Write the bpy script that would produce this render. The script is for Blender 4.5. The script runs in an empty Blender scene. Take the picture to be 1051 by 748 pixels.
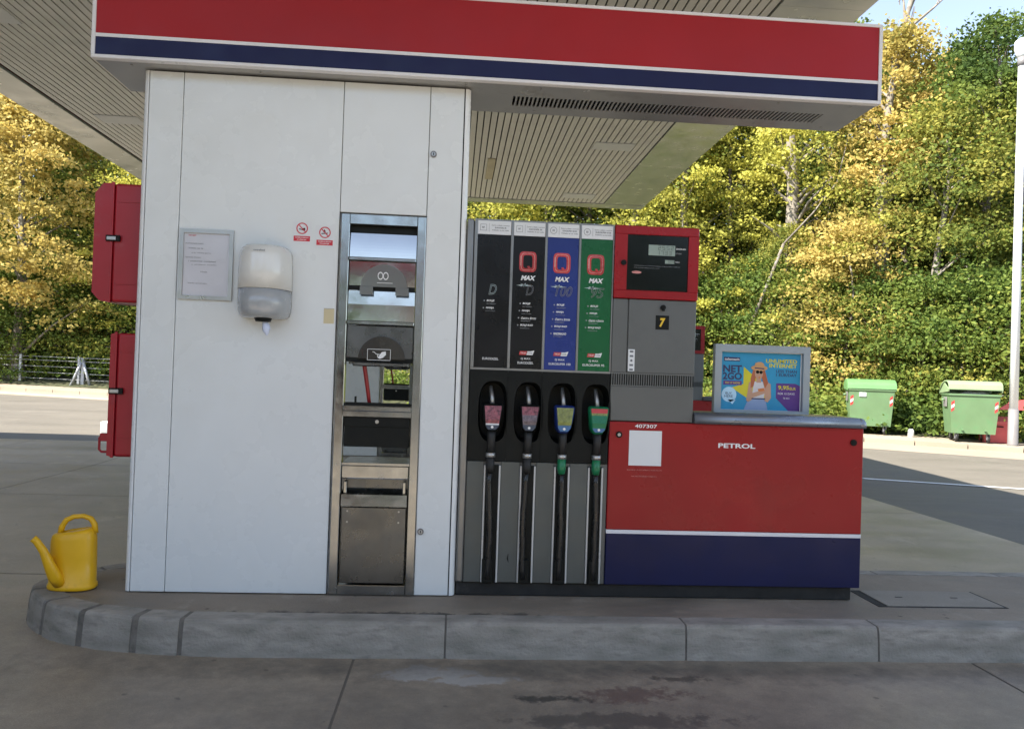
import bpy, bmesh, math, random
import numpy as np
from mathutils import Vector, Matrix, Quaternion
R = math.radians
SC = bpy.context.scene
COL = SC.collection

# ------------------------------------------------------------------ camera, sky, sun, exposure
CAM = Vector((0.0, -5.2468, 1.6))
yaw, pitch, roll = R(4.1), R(0.78), R(1.916)
fwd = Vector((math.sin(yaw)*math.cos(pitch), math.cos(yaw)*math.cos(pitch), math.sin(pitch)))
rgt = Vector((math.cos(yaw), -math.sin(yaw), 0)); upv = rgt.cross(fwd)
r2 = rgt*math.cos(roll) + upv*math.sin(roll); u2 = upv*math.cos(roll) - rgt*math.sin(roll)
cd = bpy.data.cameras.new('camera'); cam = bpy.data.objects.new('camera', cd); COL.objects.link(cam)
cam.matrix_world = Matrix(((r2.x, u2.x, -fwd.x, CAM.x), (r2.y, u2.y, -fwd.y, CAM.y), (r2.z, u2.z, -fwd.z, CAM.z), (0, 0, 0, 1)))
cd.sensor_width = 36; cd.lens = 36*820/1051; cd.clip_start = 0.05; cd.clip_end = 2000
SC.camera = cam
SUN_TO = Vector((-0.64, -0.32, 0.75)).normalized()
w = bpy.data.worlds.new('World'); SC.world = w; w.use_nodes = True
nt = w.node_tree; nt.nodes.clear()
sky = nt.nodes.new('ShaderNodeTexSky'); sky.sky_type = 'NISHITA'; sky.sun_disc = False
sky.sun_elevation = math.asin(SUN_TO.z); sky.sun_rotation = math.atan2(SUN_TO.x, SUN_TO.y)
sky.air_density = 1.0; sky.dust_density = 0.0; sky.ozone_density = 2.0
bg = nt.nodes.new('ShaderNodeBackground'); bg.inputs['Strength'].default_value = 0.092
wo = nt.nodes.new('ShaderNodeOutputWorld')
hs = nt.nodes.new('ShaderNodeHueSaturation'); hs.inputs['Saturation'].default_value = .72; nt.links.new(sky.outputs[0], hs.inputs['Color'])
nt.links.new(hs.outputs[0], bg.inputs[0]); nt.links.new(bg.outputs[0], wo.inputs[0])
sl = bpy.data.lights.new('sun', 'SUN'); sl.energy = 4.0; sl.angle = R(0.5); sl.color = (1, 0.93, 0.82)
so = bpy.data.objects.new('sun', sl); COL.objects.link(so)
so.rotation_euler = (-SUN_TO).to_track_quat('-Z', 'Y').to_euler()
SC.view_settings.view_transform = 'Standard'; SC.view_settings.look = 'None'
SC.view_settings.exposure = 1.92; SC.view_settings.gamma = 1

# ------------------------------------------------------------------ materials
def new_mat(name):
    m = bpy.data.materials.new(name); m.use_nodes = True
    return m, m.node_tree, m.node_tree.nodes['Principled BSDF']
def N(nt, t, **k):
    n = nt.nodes.new(t)
    for a, b in k.items(): setattr(n, a, b)
    return n
def noise(nt, scale, detail=4, rough=.55, vec=None, stretch=None):
    tc = N(nt, 'ShaderNodeTexCoord'); src = tc.outputs['Object']
    if stretch:
        mp = N(nt, 'ShaderNodeMapping'); mp.inputs['Scale'].default_value = stretch
        nt.links.new(src, mp.inputs[0]); src = mp.outputs[0]
    n = N(nt, 'ShaderNodeTexNoise'); n.inputs['Scale'].default_value = scale
    n.inputs['Detail'].default_value = detail; n.inputs['Roughness'].default_value = rough
    nt.links.new(src, n.inputs['Vector']); return n.outputs['Fac']
def ramp(nt, fac, lo, hi, c0=(0, 0, 0, 1), c1=(1, 1, 1, 1)):
    r = N(nt, 'ShaderNodeValToRGB'); r.color_ramp.elements[0].position = lo; r.color_ramp.elements[1].position = hi
    r.color_ramp.elements[0].color = c0; r.color_ramp.elements[1].color = c1
    nt.links.new(fac, r.inputs[0]); return r.outputs[0]
def mix(nt, fac, a, b):
    m = N(nt, 'ShaderNodeMix', data_type='RGBA')
    if hasattr(fac, 'links'): nt.links.new(fac, m.inputs[0])
    else: m.inputs[0].default_value = fac
    for i, v in ((6, a), (7, b)):
        if hasattr(v, 'links'): nt.links.new(v, m.inputs[i])
        else: m.inputs[i].default_value = (*v[:3], 1)
    return m.outputs[2]
def bump(nt, bs, fac, s, d=.01):
    b = N(nt, 'ShaderNodeBump'); b.inputs['Strength'].default_value = s; b.inputs['Distance'].default_value = d
    nt.links.new(fac, b.inputs['Height']); nt.links.new(b.outputs[0], bs.inputs['Normal'])
def pm(name, col, rough=.5, metal=0, var=.12, vs=3, dirt=None, ds=2, dlo=.55, dhi=.75, coat=0, bmp=0, bs_=40, stretch=None, rv=.1, spec=.5):
    m, nt, b = new_mat(name)
    c0 = tuple(x*(1-var) for x in col); c1 = tuple(min(1, x*(1+var)) for x in col)
    c = ramp(nt, noise(nt, vs, stretch=stretch), .3, .7, (*c0, 1), (*c1, 1))
    if dirt: c = mix(nt, ramp(nt, noise(nt, ds, 8, .65, stretch=stretch), dlo, dhi), c, dirt)
    nt.links.new(c, b.inputs['Base Color'])
    b.inputs['Roughness'].default_value = rough; b.inputs['Metallic'].default_value = metal; b.inputs['Specular IOR Level'].default_value = spec
    if rv:
        rr = ramp(nt, noise(nt, vs*2.3, 6), .3, .7, (max(0, rough-rv),)*3+(1,), (min(1, rough+rv),)*3+(1,))
        nt.links.new(rr, b.inputs['Roughness'])
    if coat: b.inputs['Coat Weight'].default_value = coat; b.inputs['Coat Roughness'].default_value = .08
    if bmp: bump(nt, b, noise(nt, bs_, 5), bmp)
    return m
def emis(name, col, s):
    m, nt, b = new_mat(name); b.inputs['Base Color'].default_value = (*col, 1)
    b.inputs['Emission Color'].default_value = (*col, 1); b.inputs['Emission Strength'].default_value = s; return m
def glass_like(name, col, alpha, rough=.1):
    m, nt, b = new_mat(name); b.inputs['Base Color'].default_value = (*col, 1)
    b.inputs['Roughness'].default_value = rough; b.inputs['Alpha'].default_value = alpha; return m

M = {}
M['white'] = pm('white_panel', (.74, .77, .78), .28, var=.025, vs=1.2, dirt=(.66, .68, .67), ds=1.1, dlo=.5, dhi=.9, rv=.06, bmp=.02, bs_=2)
M['white_trim'] = pm('white_trim', (.80, .82, .83), .3, var=.03)
M['backing'] = pm('backing', (.10, .095, .085), .8)
M['gap'] = pm('joint_black', (.015, .015, .015), .8)
M['steel'] = pm('steel', (.37, .385, .39), .2, 1, var=.08, vs=5, dirt=(.30, .30, .28), ds=4, dlo=.5, dhi=.75, rv=.08, stretch=(1, 1, .25))
M['steel_mirror'] = pm('steel_mirror', (.46, .455, .44), .09, 1, var=.05, vs=2, rv=.04, bmp=.35, bs_=1.1)
M['steel_dark'] = pm('steel_dark', (.15, .155, .155), .3, .9, var=.2, vs=3, dirt=(.09, .09, .085), ds=3, rv=.1)
M['red'] = pm('red_paint', (.30, .007, .011), .30, var=.10, vs=1.5, dirt=(.23, .008, .012), ds=1.2, rv=.08, spec=.35, bmp=.04, bs_=1.6)
M['blue'] = pm('blue_paint', (.004, .008, .055), .36, var=.12, vs=2, spec=.3)
M['sign_red'] = pm('sign_red', (.33, .008, .013), .4, var=.08, vs=1.2, spec=.35)
M['sign_blue'] = pm('sign_blue', (.007, .010, .062), .42, var=.08, spec=.3)
M['sign_white'] = pm('sign_white', (.74, .74, .78), .35, var=.04)
M['sign_under'] = pm('sign_under', (.36, .37, .38), .22, .35, var=.06, vs=1.5, dirt=(.27, .27, .27), ds=3, rv=.06)
M['grey_paint'] = pm('grey_paint', (.125, .13, .128), .38, .15, var=.05, vs=2, dirt=(.11, .115, .115), ds=3, rv=.08)
M['grey_low'] = pm('grey_low', (.095, .105, .10), .42, .1, var=.08, vs=3, dirt=(.085, .09, .085), ds=2.5, dlo=.45, dhi=.75)
M['alu'] = pm('aluminium', (.46, .46, .45), .35, .75, var=.08, vs=5)
M['alu_dark'] = pm('alu_dark', (.26, .26, .255), .38, .7, var=.08, vs=4)
M['counter'] = pm('counter_metal', (.23, .25, .29), .3, .65, var=.06)
M['black'] = pm('black_plastic', (.007, .0085, .008), .5, var=.2, vs=6, spec=.2)
M['black_gloss'] = pm('black_gloss', (.006, .007, .007), .16, var=.1, rv=.03, spec=.3)
M['rail'] = pm('rail', (.55, .56, .56), .35, .2, var=.06)
M['black_rubber'] = pm('black_rubber', (.016, .016, .016), .6, var=.2, vs=9)
M['hose'] = pm('hose', (.014, .014, .014), .3, var=.2, vs=9)
M['plinth'] = pm('plinth', (.013, .013, .013), .7, var=.3, vs=5, dirt=(.06, .055, .05), ds=7, dlo=.6, dhi=.8)
M['label_white'] = pm('label_white', (.72, .74, .76), .4, var=.02)
M['print_white'] = pm('print_white', (.80, .81, .82), .5, var=.02)
M['print_dim'] = pm('print_dim', (.30, .31, .33), .5, var=.02)
M['print_grey'] = pm('print_grey', (.14, .15, .17), .5, var=.02)
M['panel_black'] = pm('panel_black', (.007, .007, .008), .3, var=.15, vs=2, spec=.3)
M['panel_blue'] = pm('panel_blue', (.022, .040, .20), .3, var=.12, vs=2, spec=.3)
M['panel_green'] = pm('panel_green', (.010, .11, .038), .3, var=.12, vs=2, spec=.3)
M['q_red'] = pm('q_red', (.52, .045, .05), .3, var=.3, vs=14, coat=.5)
M['q_light'] = pm('q_light', (.66, .30, .28), .3, var=.2, vs=14)
M['glow_mark'] = pm('glow_mark', (.55, .66, .68), .5, var=.05)
M['lcd'] = pm('lcd', (.27, .34, .30), .4, var=.04)
M['lcd_dark'] = pm('lcd_dark', (.02, .03, .03), .4, var=.04)
M['yellow_print'] = pm('yellow_print', (.75, .50, .03), .5, var=.02)
M['yellow_can'] = pm('yellow_can', (.82, .46, .010), .38, var=.05, vs=4, dirt=(.50, .27, .02), ds=7, dlo=.6, dhi=.8)
M['cab_red'] = pm('cab_red', (.36, .010, .020), .38, var=.08, vs=3, dirt=(.36, .07, .08), ds=5, dlo=.58, dhi=.75)
M['cream_tape'] = pm('cream_tape', (.62, .54, .34), .6, var=.06)
M['paper'] = pm('paper', (.62, .62, .68), .18, var=.05, vs=2, coat=.6, bmp=.15, bs_=2.5)
M['towel_white'] = pm('towel_white', (.72, .72, .69), .22, var=.04, coat=.5)
M['towel_grey'] = pm('towel_grey', (.36, .38, .40), .2, var=.06, vs=8, coat=.5)
M['tissue'] = pm('tissue', (.62, .68, .85), .9, var=.05)
M['sign_ring'] = pm('sign_ring', (.58, .03, .05), .45, var=.03)
M['clear_grey'] = glass_like('clear_grey', (.22, .23, .23), .72, .08)
M['clear_dark'] = glass_like('clear_dark', (.06, .055, .05), .85, .12)
M['handle_red'] = pm('handle_red', (.28, .012, .018), .35, var=.1)
M['galv'] = pm('galvanised', (.42, .43, .45), .45, .5, var=.1, vs=6)
M['lamp_white'] = pm('lamp_white', (.72, .74, .75), .4, var=.04)
M['lamp_grey'] = pm('lamp_grey', (.20, .19, .19), .5, var=.1)
M['bin_green'] = pm('bin_green', (.125, .215, .105), .5, var=.1, vs=2, dirt=(.10, .22, .10), ds=4)
M['bin_lid'] = pm('bin_lid', (.12, .26, .10), .5, var=.08, vs=2)
M['bin_lid_pale'] = pm('bin_lid_pale', (.24, .33, .18), .5, var=.08, vs=2)
M['bag'] = pm('bag', (.48, .46, .45), .5, var=.15, vs=8)
M['stripe_red'] = pm('stripe_red', (.55, .05, .05), .4, var=.05)
M['chest_red'] = pm('chest_red', (.70, .13, .13), .5, var=.08, vs=4)
M['soffit'] = pm('soffit_slats', (.74, .715, .64), .42, .1, var=.03, vs=1.5)
M['soffit_trim'] = pm('soffit_trim', (.55, .56, .50), .22, .35, var=.05, vs=1.2, bmp=.04, bs_=2)
M['roof'] = pm('roof_metal', (.42, .42, .42), .6, var=.1)
M['light_panel'] = pm('light_panel', (.74, .74, .70), .4, var=.02)
M['mortar'] = pm('mortar', (.17, .155, .135), .95, var=.25, vs=9, dirt=(.08, .08, .07), ds=14, bmp=.4)
M['trunk'] = pm('bark', (.17, .145, .12), .95, var=.35, vs=4, dirt=(.34, .32, .28), ds=2.2, dlo=.5, dhi=.65, bmp=.6, bs_=14, stretch=(1, 1, .35))
M['trunk_pale'] = pm('bark_pale', (.25, .22, .18), .9, var=.25, vs=3, dirt=(.14, .12, .10), ds=2.6, dlo=.5, dhi=.62, bmp=.5, bs_=14)
M['forest_floor'] = pm('forest_floor', (.045, .05, .02), 1, var=.4, vs=1.3, dirt=(.12, .10, .05), ds=3)
M['shade_block_wall'] = pm('shade_block_wall', (.55, .53, .48), .7, var=.08)
M['window'] = pm('window_glass', (.03, .035, .04), .1, var=.1)

def concrete(name, base, dark, pale, oil, stains=(), scale=1.0, rg=(.85, .5)):
    m, nt, b = new_mat(name)
    c = ramp(nt, noise(nt, .55*scale, 9, .62), .34, .66, (*dark, 1), (*base, 1))
    c = mix(nt, ramp(nt, noise(nt, 2.3*scale, 8, .7, stretch=(1, .55, 1)), .56, .72), c, pale)
    c = mix(nt, ramp(nt, noise(nt, 1.1*scale, 8, .7, stretch=(.6, 1.6, 1)), .48, .78), c, oil)
    c = mix(nt, ramp(nt, noise(nt, 240, 3, .8), .50, .72), c, tuple(min(.6, x*1.5) for x in base)); c = mix(nt, ramp(nt, noise(nt, 170, 3, .8), .56, .74), c, tuple(x*.6 for x in oil))
    tc = N(nt, 'ShaderNodeTexCoord')
    for (x, y, rx, ry, col, amt, *soft) in stains:
        mp = N(nt, 'ShaderNodeMapping'); mp.inputs['Location'].default_value = (-x/rx, -y/ry, 0); mp.inputs['Scale'].default_value = (1/rx, 1/ry, 0)
        nt.links.new(tc.outputs['Object'], mp.inputs[0])
        ln = N(nt, 'ShaderNodeVectorMath', operation='LENGTH'); nt.links.new(mp.outputs[0], ln.inputs[0])
        nz = noise(nt, 7, 7, .7)
        ad = N(nt, 'ShaderNodeMath', operation='MULTIPLY_ADD'); nt.links.new(nz, ad.inputs[0]); ad.inputs[1].default_value = 2.6
        nt.links.new(ln.outputs['Value'], ad.inputs[2])
        f = ramp(nt, ad.outputs[0], .0, 1)
        f2 = N(nt, 'ShaderNodeMapRange'); nt.links.new(ad.outputs[0], f2.inputs[0])
        f2.inputs[1].default_value = 2.05 if not soft else 2.9; f2.inputs[2].default_value = 1.75 if not soft else 1.2; f2.inputs[3].default_value = 0; f2.inputs[4].default_value = amt
        c = mix(nt, f2.outputs[0], c, col)
    vo = N(nt, 'ShaderNodeTexVoronoi'); vo.inputs['Scale'].default_value = 5; nt.links.new(tc.outputs['Object'], vo.inputs['Vector'])
    dd = N(nt, 'ShaderNodeMath', operation='MULTIPLY_ADD'); nt.links.new(noise(nt, 22, 4), dd.inputs[0]); dd.inputs[1].default_value = .22; nt.links.new(vo.outputs['Distance'], dd.inputs[2])
    dr = N(nt, 'ShaderNodeMapRange'); nt.links.new(dd.outputs[0], dr.inputs[0]); dr.inputs[1].default_value = .20; dr.inputs[2].default_value = .15; dr.inputs[3].default_value = 0; dr.inputs[4].default_value = .6
    c = mix(nt, dr.outputs[0], c, tuple(x*.35 for x in oil))
    nt.links.new(c, b.inputs['Base Color'])
    rr = ramp(nt, noise(nt, 1.1*scale, 8, .7, stretch=(.6, 1.6, 1)), .4, .7, (rg[0],)*3+(1,), (rg[1],)*3+(1,))
    nt.links.new(rr, b.inputs['Roughness'])
    bump(nt, b, noise(nt, 90, 6, .7), .35, .004)
    return m
M['asphalt'] = concrete('asphalt', (.165, .148, .122), (.125, .112, .092), (.20, .18, .15), (.11, .10, .085), scale=.35)
M['apron'] = concrete('concrete_apron', (.45, .36, .265), (.29, .232, .172), (.52, .43, .33), (.18, .145, .108), rg=(.52, .34),
    stains=((.9, -1.7, 4.5, 1.6, (.17, .143, .116), .75, 1), (-.2, -1.35, 1.6, .5, (.12, .102, .082), .4, 1), (-0.06, -.80, .40, .16, (.48, .46, .43), .8), (.12, -.90, .40, .10, (.48, .46, .43), .7), (.98, -1.08, .45, .16, (.10, .05, .045), .6), (.85, -1.40, .75, .14, (.06, .054, .048), .6),
            (.55, -1.15, .30, .09, (.035, .033, .03), .8), (1.3, -.86, .3, .06, (.04, .036, .03), .7), (1.1, -.72, 2.8, .14, (.07, .064, .056), .7, 1)))
M['island'] = concrete('island_concrete', (.30, .25, .195), (.19, .158, .125), (.34, .295, .24), (.10, .088, .073), scale=1.6,
    stains=((-.2, -.45, 1.4, .14, (.035, .033, .03), .8), (.9, -.50, 1.0, .08, (.04, .037, .033), .7)))
M['kerb'] = pm('kerb_stone', (.32, .295, .26), .85, var=.28, vs=14, dirt=(.12, .122, .10), ds=7, dlo=.47, dhi=.74, bmp=.6, bs_=60, stretch=(.6, 1, 2.2))
M['kerb_far'] = pm('kerb_far', (.32, .27, .205), .9, var=.12, vs=.6, dirt=(.42, .27, .19), ds=.5, dlo=.55, dhi=.7)
M['gutter'] = pm('gutter', (.30, .255, .195), .9, var=.1, vs=.5)
M['road_paint'] = pm('road_paint', (.72, .71, .68), .8, var=.1, vs=4)
M['cover'] = concrete('pit_cover', (.29, .26, .22), (.21, .19, .16), (.33, .30, .26), (.15, .135, .11), scale=2)

def leaf_mat(name, cols, nscale=.35):
    m, nt, b = new_mat(name)
    g = N(nt, 'ShaderNodeNewGeometry')
    oi = N(nt, 'ShaderNodeObjectInfo')
    tc = N(nt, 'ShaderNodeTexCoord')
    n = N(nt, 'ShaderNodeTexNoise'); n.inputs['Scale'].default_value = nscale; n.inputs['Detail'].default_value = 3
    ad = N(nt, 'ShaderNodeVectorMath', operation='ADD')
    cx = N(nt, 'ShaderNodeCombineXYZ'); mu = N(nt, 'ShaderNodeMath', operation='MULTIPLY'); mu.inputs[1].default_value = 60
    nt.links.new(oi.outputs['Random'], mu.inputs[0]); nt.links.new(mu.outputs[0], cx.inputs[0])
    nt.links.new(tc.outputs['Object'], ad.inputs[0]); nt.links.new(cx.outputs[0], ad.inputs[1]); nt.links.new(ad.outputs[0], n.inputs['Vector'])
    a = N(nt, 'ShaderNodeMath', operation='MULTIPLY_ADD'); nt.links.new(g.outputs['Random Per Island'], a.inputs[0]); a.inputs[1].default_value = .32
    s = N(nt, 'ShaderNodeMath', operation='MULTIPLY_ADD'); nt.links.new(n.outputs['Fac'], s.inputs[0]); s.inputs[1].default_value = 2.2; s.inputs[2].default_value = -.76
    nt.links.new(s.outputs[0], a.inputs[2])
    r = N(nt, 'ShaderNodeValToRGB'); nt.links.new(a.outputs[0], r.inputs[0])
    els = r.color_ramp.elements
    for i, c in enumerate(cols):
        p = i/(len(cols)-1)
        e = els[0] if i == 0 else (els[len(els)-1] if i == len(cols)-1 else els.new(p))
        e.position = p; e.color = (c[0]*1.2, c[1]*1.02, c[2]*1.7, 1) if c[1] > c[0]*1.02 else (c[0]*1.0, c[1]*1.10, c[2]*1.6, 1)
    nt.links.new(r.outputs[0], b.inputs['Base Color']); b.inputs['Roughness'].default_value = .65; b.inputs['Specular IOR Level'].default_value = .2
    tr = N(nt, 'ShaderNodeBsdfTranslucent'); nt.links.new(r.outputs[0], tr.inputs[0])
    mx = N(nt, 'ShaderNodeMixShader'); mx.inputs[0].default_value = .38
    out = nt.nodes['Material Output']
    nt.links.new(b.outputs[0], mx.inputs[1]); nt.links.new(tr.outputs[0], mx.inputs[2]); nt.links.new(mx.outputs[0], out.inputs[0])
    return m
M['leaf_green'] = leaf_mat('leaf_green', [(.04, .085, .012), (.08, .145, .018), (.15, .22, .024), (.27, .31, .04)])
M['leaf_mid'] = leaf_mat('leaf_mid', [(.06, .11, .014), (.13, .19, .022), (.26, .29, .035), (.44, .38, .05)])
M['leaf_gold'] = leaf_mat('leaf_gold', [(.18, .17, .03), (.38, .28, .05), (.55, .39, .08), (.66, .46, .10)])
M['leaf_yellow'] = leaf_mat('leaf_yellow', [(.09, .15, .018), (.26, .30, .035), (.50, .44, .055), (.66, .52, .08)])
M['leaf_under'] = leaf_mat('leaf_under', [(.04, .085, .012), (.085, .155, .018), (.16, .24, .028), (.34, .35, .045)], .5)

# ------------------------------------------------------------------ mesh builder
_txt = {}
def text_geo(s, bold, shear, outline):
    k = (s, bold, shear, outline)
    if k in _txt: return _txt[k]
    cu = bpy.data.curves.new('t', 'FONT'); cu.body = s; cu.size = 1; cu.offset = bold; cu.shear = shear; cu.resolution_u = 3
    if outline: cu.fill_mode = 'NONE'; cu.bevel_depth = outline; cu.bevel_resolution = 0
    o = bpy.data.objects.new('t', cu); COL.objects.link(o)
    dg = bpy.context.evaluated_depsgraph_get(); me = bpy.data.meshes.new_from_object(o.evaluated_get(dg))
    vs = [tuple(v.co) for v in me.vertices]; fs = [tuple(p.vertices) for p in me.polygons]
    bpy.data.objects.remove(o); bpy.data.meshes.remove(me); bpy.data.curves.remove(cu)
    _txt[k] = (vs, fs); return vs, fs

class MB:
    def __init__(s, org=(0, 0, 0)):
        s.bm = bmesh.new(); s.mats = []; s.mi = 0; s.org = Vector(org)
    def mat(s, m):
        if isinstance(m, str): m = M[m]
        if m not in s.mats: s.mats.append(m)
        s.mi = s.mats.index(m); return s
    def faces(s, vs, fs, smooth=False):
        bv = [s.bm.verts.new(v) for v in vs]
        for f in fs:
            try:
                q = s.bm.faces.new([bv[i] for i in f]); q.material_index = s.mi; q.smooth = smooth
            except ValueError: pass
        return bv
    def box(s, x0, x1, y0, y1, z0, z1, bev=0, seg=1):
        vs = [(x, y, z) for x in (x0, x1) for y in (y0, y1) for z in (z0, z1)]
        fs = [(0, 1, 3, 2), (4, 6, 7, 5), (0, 4, 5, 1), (2, 3, 7, 6), (0, 2, 6, 4), (1, 5, 7, 3)]
        bv = s.faces(vs, fs)
        if bev:
            es = list({e for v in bv for e in v.link_edges})
            r = bmesh.ops.bevel(s.bm, geom=es, offset=bev, segments=seg, affect='EDGES', profile=.5)
            for f in r['faces']: f.material_index = s.mi; f.smooth = seg > 1
        return s
    def prism(s, pts, a0, a1, axis='y', smooth=False):     # pts 2D outline; extruded along axis
        n = len(pts)
        mk = {'y': lambda p, a: (p[0], a, p[1]), 'x': lambda p, a: (a, p[0], p[1]), 'z': lambda p, a: (p[0], p[1], a)}[axis]
        vs = [mk(p, a0) for p in pts]+[mk(p, a1) for p in pts]
        bv = s.faces(vs, [tuple(range(n)), tuple(range(2*n-1, n-1, -1))])
        for i in range(n):
            j = (i+1) % n
            q = s.bm.faces.new([bv[i], bv[j], bv[n+j], bv[n+i]]); q.material_index = s.mi; q.smooth = smooth
        return s
    def flat(s, pts, y):                                    # single sheet in XZ, facing -Y
        a = sum(pts[i][0]*pts[(i+1) % len(pts)][1]-pts[(i+1) % len(pts)][0]*pts[i][1] for i in range(len(pts)))
        if a < 0: pts = pts[::-1]
        s.faces([(x, y, z) for x, z in pts], [tuple(range(len(pts)))]); return s
    def rect(s, x0, x1, z0, z1, y): return s.flat([(x0, z0), (x1, z0), (x1, z1), (x0, z1)], y)
    def disc(s, cx, cz, r, y, n=24, rz=None, r_in=0):
        rz = rz or r
        if not r_in: return s.flat([(cx+r*math.cos(2*math.pi*i/n), cz+rz*math.sin(2*math.pi*i/n)) for i in range(n)], y)
        vs = []
        for i in range(n):
            a = 2*math.pi*i/n; vs += [(cx+r*math.cos(a), y, cz+rz*math.sin(a)), (cx+r_in*math.cos(a), y, cz+r_in*math.sin(a)*rz/r)]
        s.faces(vs, [(2*i, 2*((i+1) % n), 2*((i+1) % n)+1, 2*i+1) for i in range(n)]); return s
    def tube(s, pts, r, n=10, caps=True, smooth=True):
        pts = [Vector(p) for p in pts]; m = len(pts)
        rs = r if isinstance(r, (list, tuple)) else [r]*m
        rings = []; prev = None
        for i, p in enumerate(pts):
            t = (pts[min(i+1, m-1)]-pts[max(i-1, 0)]).normalized()
            if prev is None:
                a = Vector((0, 0, 1)) if abs(t.z) < .9 else Vector((1, 0, 0)); u = t.cross(a).normalized()
            else: u = (prev-t*prev.dot(t)).normalized()
            prev = u; v = t.cross(u)
            rings.append([p+(u*math.cos(2*math.pi*k/n)+v*math.sin(2*math.pi*k/n))*rs[i] for k in range(n)])
        vs = [q for g in rings for q in g]
        fs = [(i*n+k, i*n+(k+1) % n, (i+1)*n+(k+1) % n, (i+1)*n+k) for i in range(m-1) for k in range(n)]
        bv = s.faces(vs, fs, smooth)
        if caps:
            for ring in (bv[:n], bv[-n:]):
                q = s.bm.faces.new(ring); q.material_index = s.mi
        return s
    def loft(s, rings, cap=True, smooth=True):
        n = len(rings[0]); vs = [q for g in rings for q in g]; m = len(rings)
        fs = [(i*n+k, i*n+(k+1) % n, (i+1)*n+(k+1) % n, (i+1)*n+k) for i in range(m-1) for k in range(n)]
        bv = s.faces(vs, fs, smooth)
        if cap:
            for ring in (bv[:n], bv[-n:]):
                q = s.bm.faces.new(ring); q.material_index = s.mi
        return s
    def text(s, st, cx, cz, h, y, w=None, bold=0.0, shear=0.0, outline=0, al='C', depth=0):
        vs, fs = text_geo(st, bold, shear, outline)
        if not vs: return s
        xs = [v[0] for v in vs]; zs = [v[1] for v in vs]; x0, x1, z0, z1 = min(xs), max(xs), min(zs), max(zs)
        k = h/(z1-z0); kx = k if w is None else w/(x1-x0)
        W = (x1-x0)*kx; ox = cx-W/2 if al == 'C' else (cx if al == 'L' else cx-W)
        s.faces([(ox+(v[0]-x0)*kx, y-v[2]*k, cz-h/2+(v[1]-z0)*k) for v in vs], fs); return s
    def build(s, name, parent=None, label=None):
        bmesh.ops.translate(s.bm, verts=s.bm.verts, vec=-s.org)
        closed = [f for f in s.bm.faces]
        bmesh.ops.recalc_face_normals(s.bm, faces=closed)
        me = bpy.data.meshes.new(name); s.bm.to_mesh(me); s.bm.free()
        for m in s.mats: me.materials.append(m)
        o = bpy.data.objects.new(name, me); COL.objects.link(o)
        if parent: o.parent = parent
        else: o.location = s.org
        if label: o['label'] = label
        return o
def tag(o, label, cat, group=None):
    o['label'] = label; o['category'] = cat
    if group: o['group'] = group
    return o
def thing(name, label, cat, loc=(0, 0, 0), rz=0, group=None):
    o = bpy.data.objects.new(name, None); COL.objects.link(o); o.location = loc; o.rotation_euler = (0, 0, rz)
    o.empty_display_size = .2
    return tag(o, label, cat, group)
def dup(root, loc, rz=None, label=None):
    r = root.copy(); COL.objects.link(r); r.location = loc
    if rz is not None: r.rotation_euler = (0, 0, rz)
    if label: r['label'] = label
    for ch in list(root.children):
        c = ch.copy(); COL.objects.link(c); c.parent = r
        for g in list(ch.children):
            d = g.copy(); COL.objects.link(d); d.parent = c
    return r
def structure(o): o['kind'] = 'structure'; return o

# ------------------------------------------------------------------ ground
def GZ(y): return -.06+.024*max(0, y-8)
KP = [(60, -4), (30, 6.5), (14.32, 13.86), (11.07, 15.58), (-2, 21.0), (-12.65, 25.02), (-17.28, 26.6), (-40, 33.2), (-70, 38)]
def kerb_off(d):            # polyline offset d metres beyond (+) the kerb line
    out = []
    for i, p in enumerate(KP):
        a = Vector(KP[max(i-1, 0)]); b = Vector(KP[min(i+1, len(KP)-1)]); t = (b-a).normalized(); n = Vector((t.y, -t.x))
        if n.y < 0: n = -n
        out.append(Vector(p)+n*d)
    return out
def kdist(x, y):            # signed distance beyond the kerb line
    best = 1e9; sg = 1; P = Vector((x, y))
    for i in range(len(KP)-1):
        a = Vector(KP[i]); b = Vector(KP[i+1]); ab = b-a; t = max(0, min(1, (P-a).dot(ab)/ab.dot(ab))); q = a+ab*t
        d = (P-q).length
        if d < best: best = d; sg = 1 if (ab.x*(P.y-q.y)-ab.y*(P.x-q.x)) < 0 else -1
    return best*sg
def verge_z(x, y):
    d = max(0, kdist(x, y)); return GZ(y)+.12+.16*max(0, min(d, 30)-1.9)
b = MB().mat('asphalt')
ys = [-400, -100, -30, 8]+[8+4*i for i in range(1, 12)]+[70, 120, 400]; xs = [-400, -100, -30, 0, 30, 100, 400]
def gz2(y): return GZ(y) if y <= 52 else GZ(52)
b.faces([(x, y, gz2(y)) for y in ys for x in xs], [(j*7+i, j*7+i+1, (j+1)*7+i+1, (j+1)*7+i) for j in range(len(ys)-1) for i in range(6)])
structure(b.build('asphalt_ground'))
b = MB().mat('apron')
JX = [-22, -17.2, -12.6, -8.2, -5.7, -.52, 3.2, 6.25]; JY = [-12, -7.6, -3.2, 1.2, 5.0, 8.0, 11.2]
for i in range(len(JX)-1):
    for j in range(len(JY)-1):
        b.faces([(JX[i]+.007, JY[j]+.007, GZ(JY[j])+.004), (JX[i+1]-.007, JY[j]+.007, GZ(JY[j])+.004), (JX[i+1]-.007, JY[j+1]-.007, GZ(JY[j+1])+.004), (JX[i]+.007, JY[j+1]-.007, GZ(JY[j+1])+.004)], [(0, 1, 2, 3)])
structure(b.build('concrete_apron'))
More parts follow.
